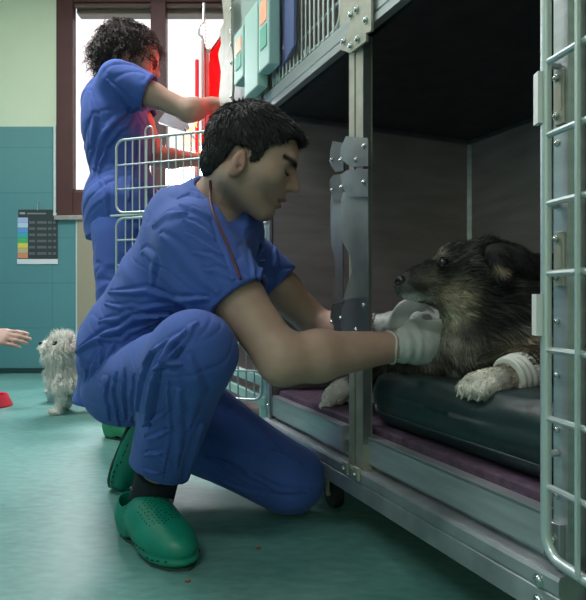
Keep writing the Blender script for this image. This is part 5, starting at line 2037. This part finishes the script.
# ------------------------------------------------------------------ small white dog
wd2 = thing('dog', 'small scruffy white dog standing on the floor sniffing towards the open hand', 'dog', P(62, 412, 2.5) * V(1, 1, 0))
W5 = lambda x, y, Y=2.5: P(x, y, Y)
Fw = Field(W5(30, 425, 2.5) - V(0, 0.2, 0.03), W5(160, 325, 2.5) + V(0.05, 0.35, 0.05), 0.005)
Fw.add(ell(W5(60, 350), V(0.060, 0.058, 0.056), None), 0.02)
Fw.add(cone(W5(52, 349, 2.49), W5(43.5, 345.5, 2.475), 0.032, 0.018), 0.02)
Fw.add(cone(W5(62, 355), W5(66, 375, 2.52), 0.044, 0.058), 0.04)
Fw.add(cone(W5(66, 376, 2.52), W5(112, 374, 2.60), 0.060, 0.065), 0.05)
for (x, y, Y), (x2, y2, Y2), (x3, y3, Y3) in (((62, 384, 2.47), (61, 398, 2.47), (58, 411, 2.465)), ((70, 384, 2.57), (70, 398, 2.575), (67.5, 406, 2.60)),
                                         ((108, 380, 2.55), (114, 396, 2.56), (110, 408, 2.56)), ((112, 380, 2.68), (118, 392, 2.70), (114, 401, 2.70))):
    a, b, c = W5(x, y, Y), W5(x2, y2, Y2), W5(x3, y3, Y3)
    c[2] = 0.020
    chain(Fw, [a, b, c], [0.026, 0.016, 0.015], 0.02)
    Fw.add(ell(c + V(-0.016, -0.002, -0.004), V(0.025, 0.018, 0.014), None), 0.01)
Fw.add(cone(W5(112, 366, 2.62), W5(122, 345, 2.65), 0.022, 0.012), 0.02)
for Y in (2.465, 2.56):
    Fw.add(cone(W5(67, 343, Y), W5(73, 352, Y), 0.020, 0.012), 0.01)
v, q = Fw.mesh()
white = np.array([0.88, 0.87, 0.80])
bw = link_mesh('body', v, q, M['fur'], wd2, True, np.tile(white * 0.8, (len(v), 1)))
nw = W5(41.5, 343.5, 2.47)
we = W5(54.5, 343.5, 2.452)
p, n = scatter(v, q, 26000, lambda c: (np.linalg.norm(c - we, axis=1) > 0.013) * (np.linalg.norm(c - nw, axis=1) > 0.014) * 1.0)
dn = np.linalg.norm(p - nw, axis=1)
bk = (p - nw) / (dn[:, None] + 1e-6)
cmb = bk * 0.6 + np.array([0, 0, -0.75]) * np.clip((dn - 0.07) / 0.06, 0, 1)[:, None]
toph = (p[:, 2] > W5(0, 342)[2])
cmb[toph] = np.array([0.15, 0, 0.8])
cmb -= n * (cmb * n).sum(1, keepdims=True) * 0.8
cl = np.stack([vnoise(p * 55 + k * 13) - 0.5 for k in range(3)], 1)
d0 = n * 0.9 + cmb * 0.6 + cl * 1.0 + RNG.normal(size=p.shape) * 0.12
d1 = n * 0.35 + cmb * 1.0 + cl * 1.8 + RNG.normal(size=p.shape) * 0.15
ln = np.interp(dn, [0, 0.03, 0.07, 0.15], [0.010, 0.020, 0.040, 0.040]) * RNG.uniform(0.6, 1.3, len(p))
ln = np.minimum(ln, np.interp(p[:, 2], [0.0, 0.05, 0.10, 0.13], [0.006, 0.010, 0.016, 0.05]))
cc = np.tile(white, (len(p), 1)) * RNG.uniform(0.75, 1.15, (len(p), 1))
st_ = np.exp(-(np.linalg.norm(p - W5(71, 346, 2.46), axis=1) / 0.025) ** 2)[:, None] * 0.6 + np.exp(-(np.linalg.norm(p - W5(66, 366, 2.45), axis=1) / 0.022) ** 2)[:, None] * 0.35
cc = cc * (1 - st_) + np.array([0.30, 0.19, 0.14]) * st_
s2 = strands('coat', p, d0, d1, ln, cc, 0.0009, wd2, M['fur'])
s2['kind'] = 'stuff'
ball('nose', nw, (0.011, 0.012, 0.010), M['nose'], wd2)
for Y, e in ((2.452, we), (2.545, W5(54.5, 343.5, 2.548))):
    ball('eye', e + V(0, 0.004 if Y < 2.5 else -0.004, 0), 0.0125, M['eye'], wd2, lambda d: np.tile([0.006, 0.005, 0.005], (len(d), 1)))

# ------------------------------------------------------------------ bowls, crumbs, wall chart
c = P(-6, 406, 2.67)
c[2] = 0
m = MB()
m.lathe([(0.075, 0.0), (0.080, 0.004), (0.072, 0.020), (0.060, 0.050), (0.056, 0.056), (0.050, 0.052), (0.044, 0.022), (0.010, 0.020)], c, n=32)
tag(m.build('dog_bowl', M['red_plastic'], None, True), 'red plastic dog bowl on the floor at the left edge', 'bowl')
c = P(57, 402, 2.78)
c[2] = 0
m = MB()
m.lathe([(0.040, 0.0), (0.042, 0.003), (0.054, 0.050), (0.060, 0.053), (0.059, 0.056), (0.051, 0.053), (0.038, 0.012), (0.008, 0.008)], c, n=32)
wb = m.build('water_bowl', M['steel'], None, True)
tag(wb, 'small stainless steel bowl on the floor behind the white dog', 'bowl')
for (x, y, lab) in ((258, 549, 'brown kibble crumb on the floor in front of the bent knee'), (187, 582, 'brown kibble crumb on the floor in front of the green clog toe')):
    Y = 577 * 0.5 / (y - 298)
    c = P(x, y, Y)
    CF = Field(c - 0.012, c + 0.012, 0.0008)
    CF.add(ell(c + V(0, 0, 0.0022), V(0.0048, 0.0032, 0.0022), None), 0.002)
    CF.add(ell(c + V(0.003, 0.001, 0.002), V(0.003, 0.003, 0.0016), None), 0.002)
    v, q = CF.mesh()
    tag(link_mesh('kibble', v, q, M['crumb']), lab, 'crumb', 'crumbs on the floor')

ch_ = thing('wall_chart', 'dark wall chart with rainbow strip hanging on the teal tiles by the window', 'poster', P(37, 264, 3.83))
def crect(x0, y0, x1, y1, nm, col, lift, rough=0.5):
    a, b = P(x0, y1, 3.83), P(x1, y0, 3.83)
    return MB().box((a[0], 3.833 - lift - 0.0008, a[2]), (b[0], 3.833 - lift, b[2])).build(nm, mat('chart_' + nm, col, rough), ch_)
crect(18, 209.5, 57.5, 259.5, 'backing', (0.035, 0.045, 0.05), 0.0)
crect(17, 259, 57.8, 264, 'bottom_bar', (0.78, 0.82, 0.85), 0.0012)
cols7 = [(0.45, 0.55, 0.85), (0.50, 0.72, 0.85), (0.15, 0.35, 0.75), (0.05, 0.45, 0.50), (0.10, 0.50, 0.20), (0.75, 0.68, 0.12), (0.60, 0.50, 0.25), (0.75, 0.30, 0.18)]
for i, cc_ in enumerate(cols7):
    crect(17.6, 217.5 + i * 5.1, 27.8, 222.4 + i * 5.1, 'colour_band', cc_, 0.0012)
for j in range(6):
    y = 220 + j * 6.2
    for (x0, x1) in ((29, 35), (37, 46.5), (48, 51.5), (53, 56)):
        crect(x0, y + 1.2, x1, y + 3.6, 'table_cell', (0.13, 0.15, 0.165), 0.0012)
crect(19.5, 212.3, 25, 214.2, 'title_line', (0.4, 0.42, 0.44), 0.0012)
crect(27, 212.8, 46, 214.2, 'title_line', (0.25, 0.27, 0.28), 0.0012)
a = P(54.7, 213.8, 3.83)
MB().lathe([(0.012, -0.0004), (0.012, 0.0006)], V(a[0], 3.8318, a[2]), V(0, -1, 0), 20).build('round_emblem', mat('chart_emblem', (0.75, 0.78, 0.78), 0.5), ch_)
m = MB()
m.tube([P(37.5, 210, 3.828), P(37.8, 203, 3.828), P(38, 200.5, 3.815)], 0.0035, 8)
m.build('hanging_hook', M['steel'], ch_, True)
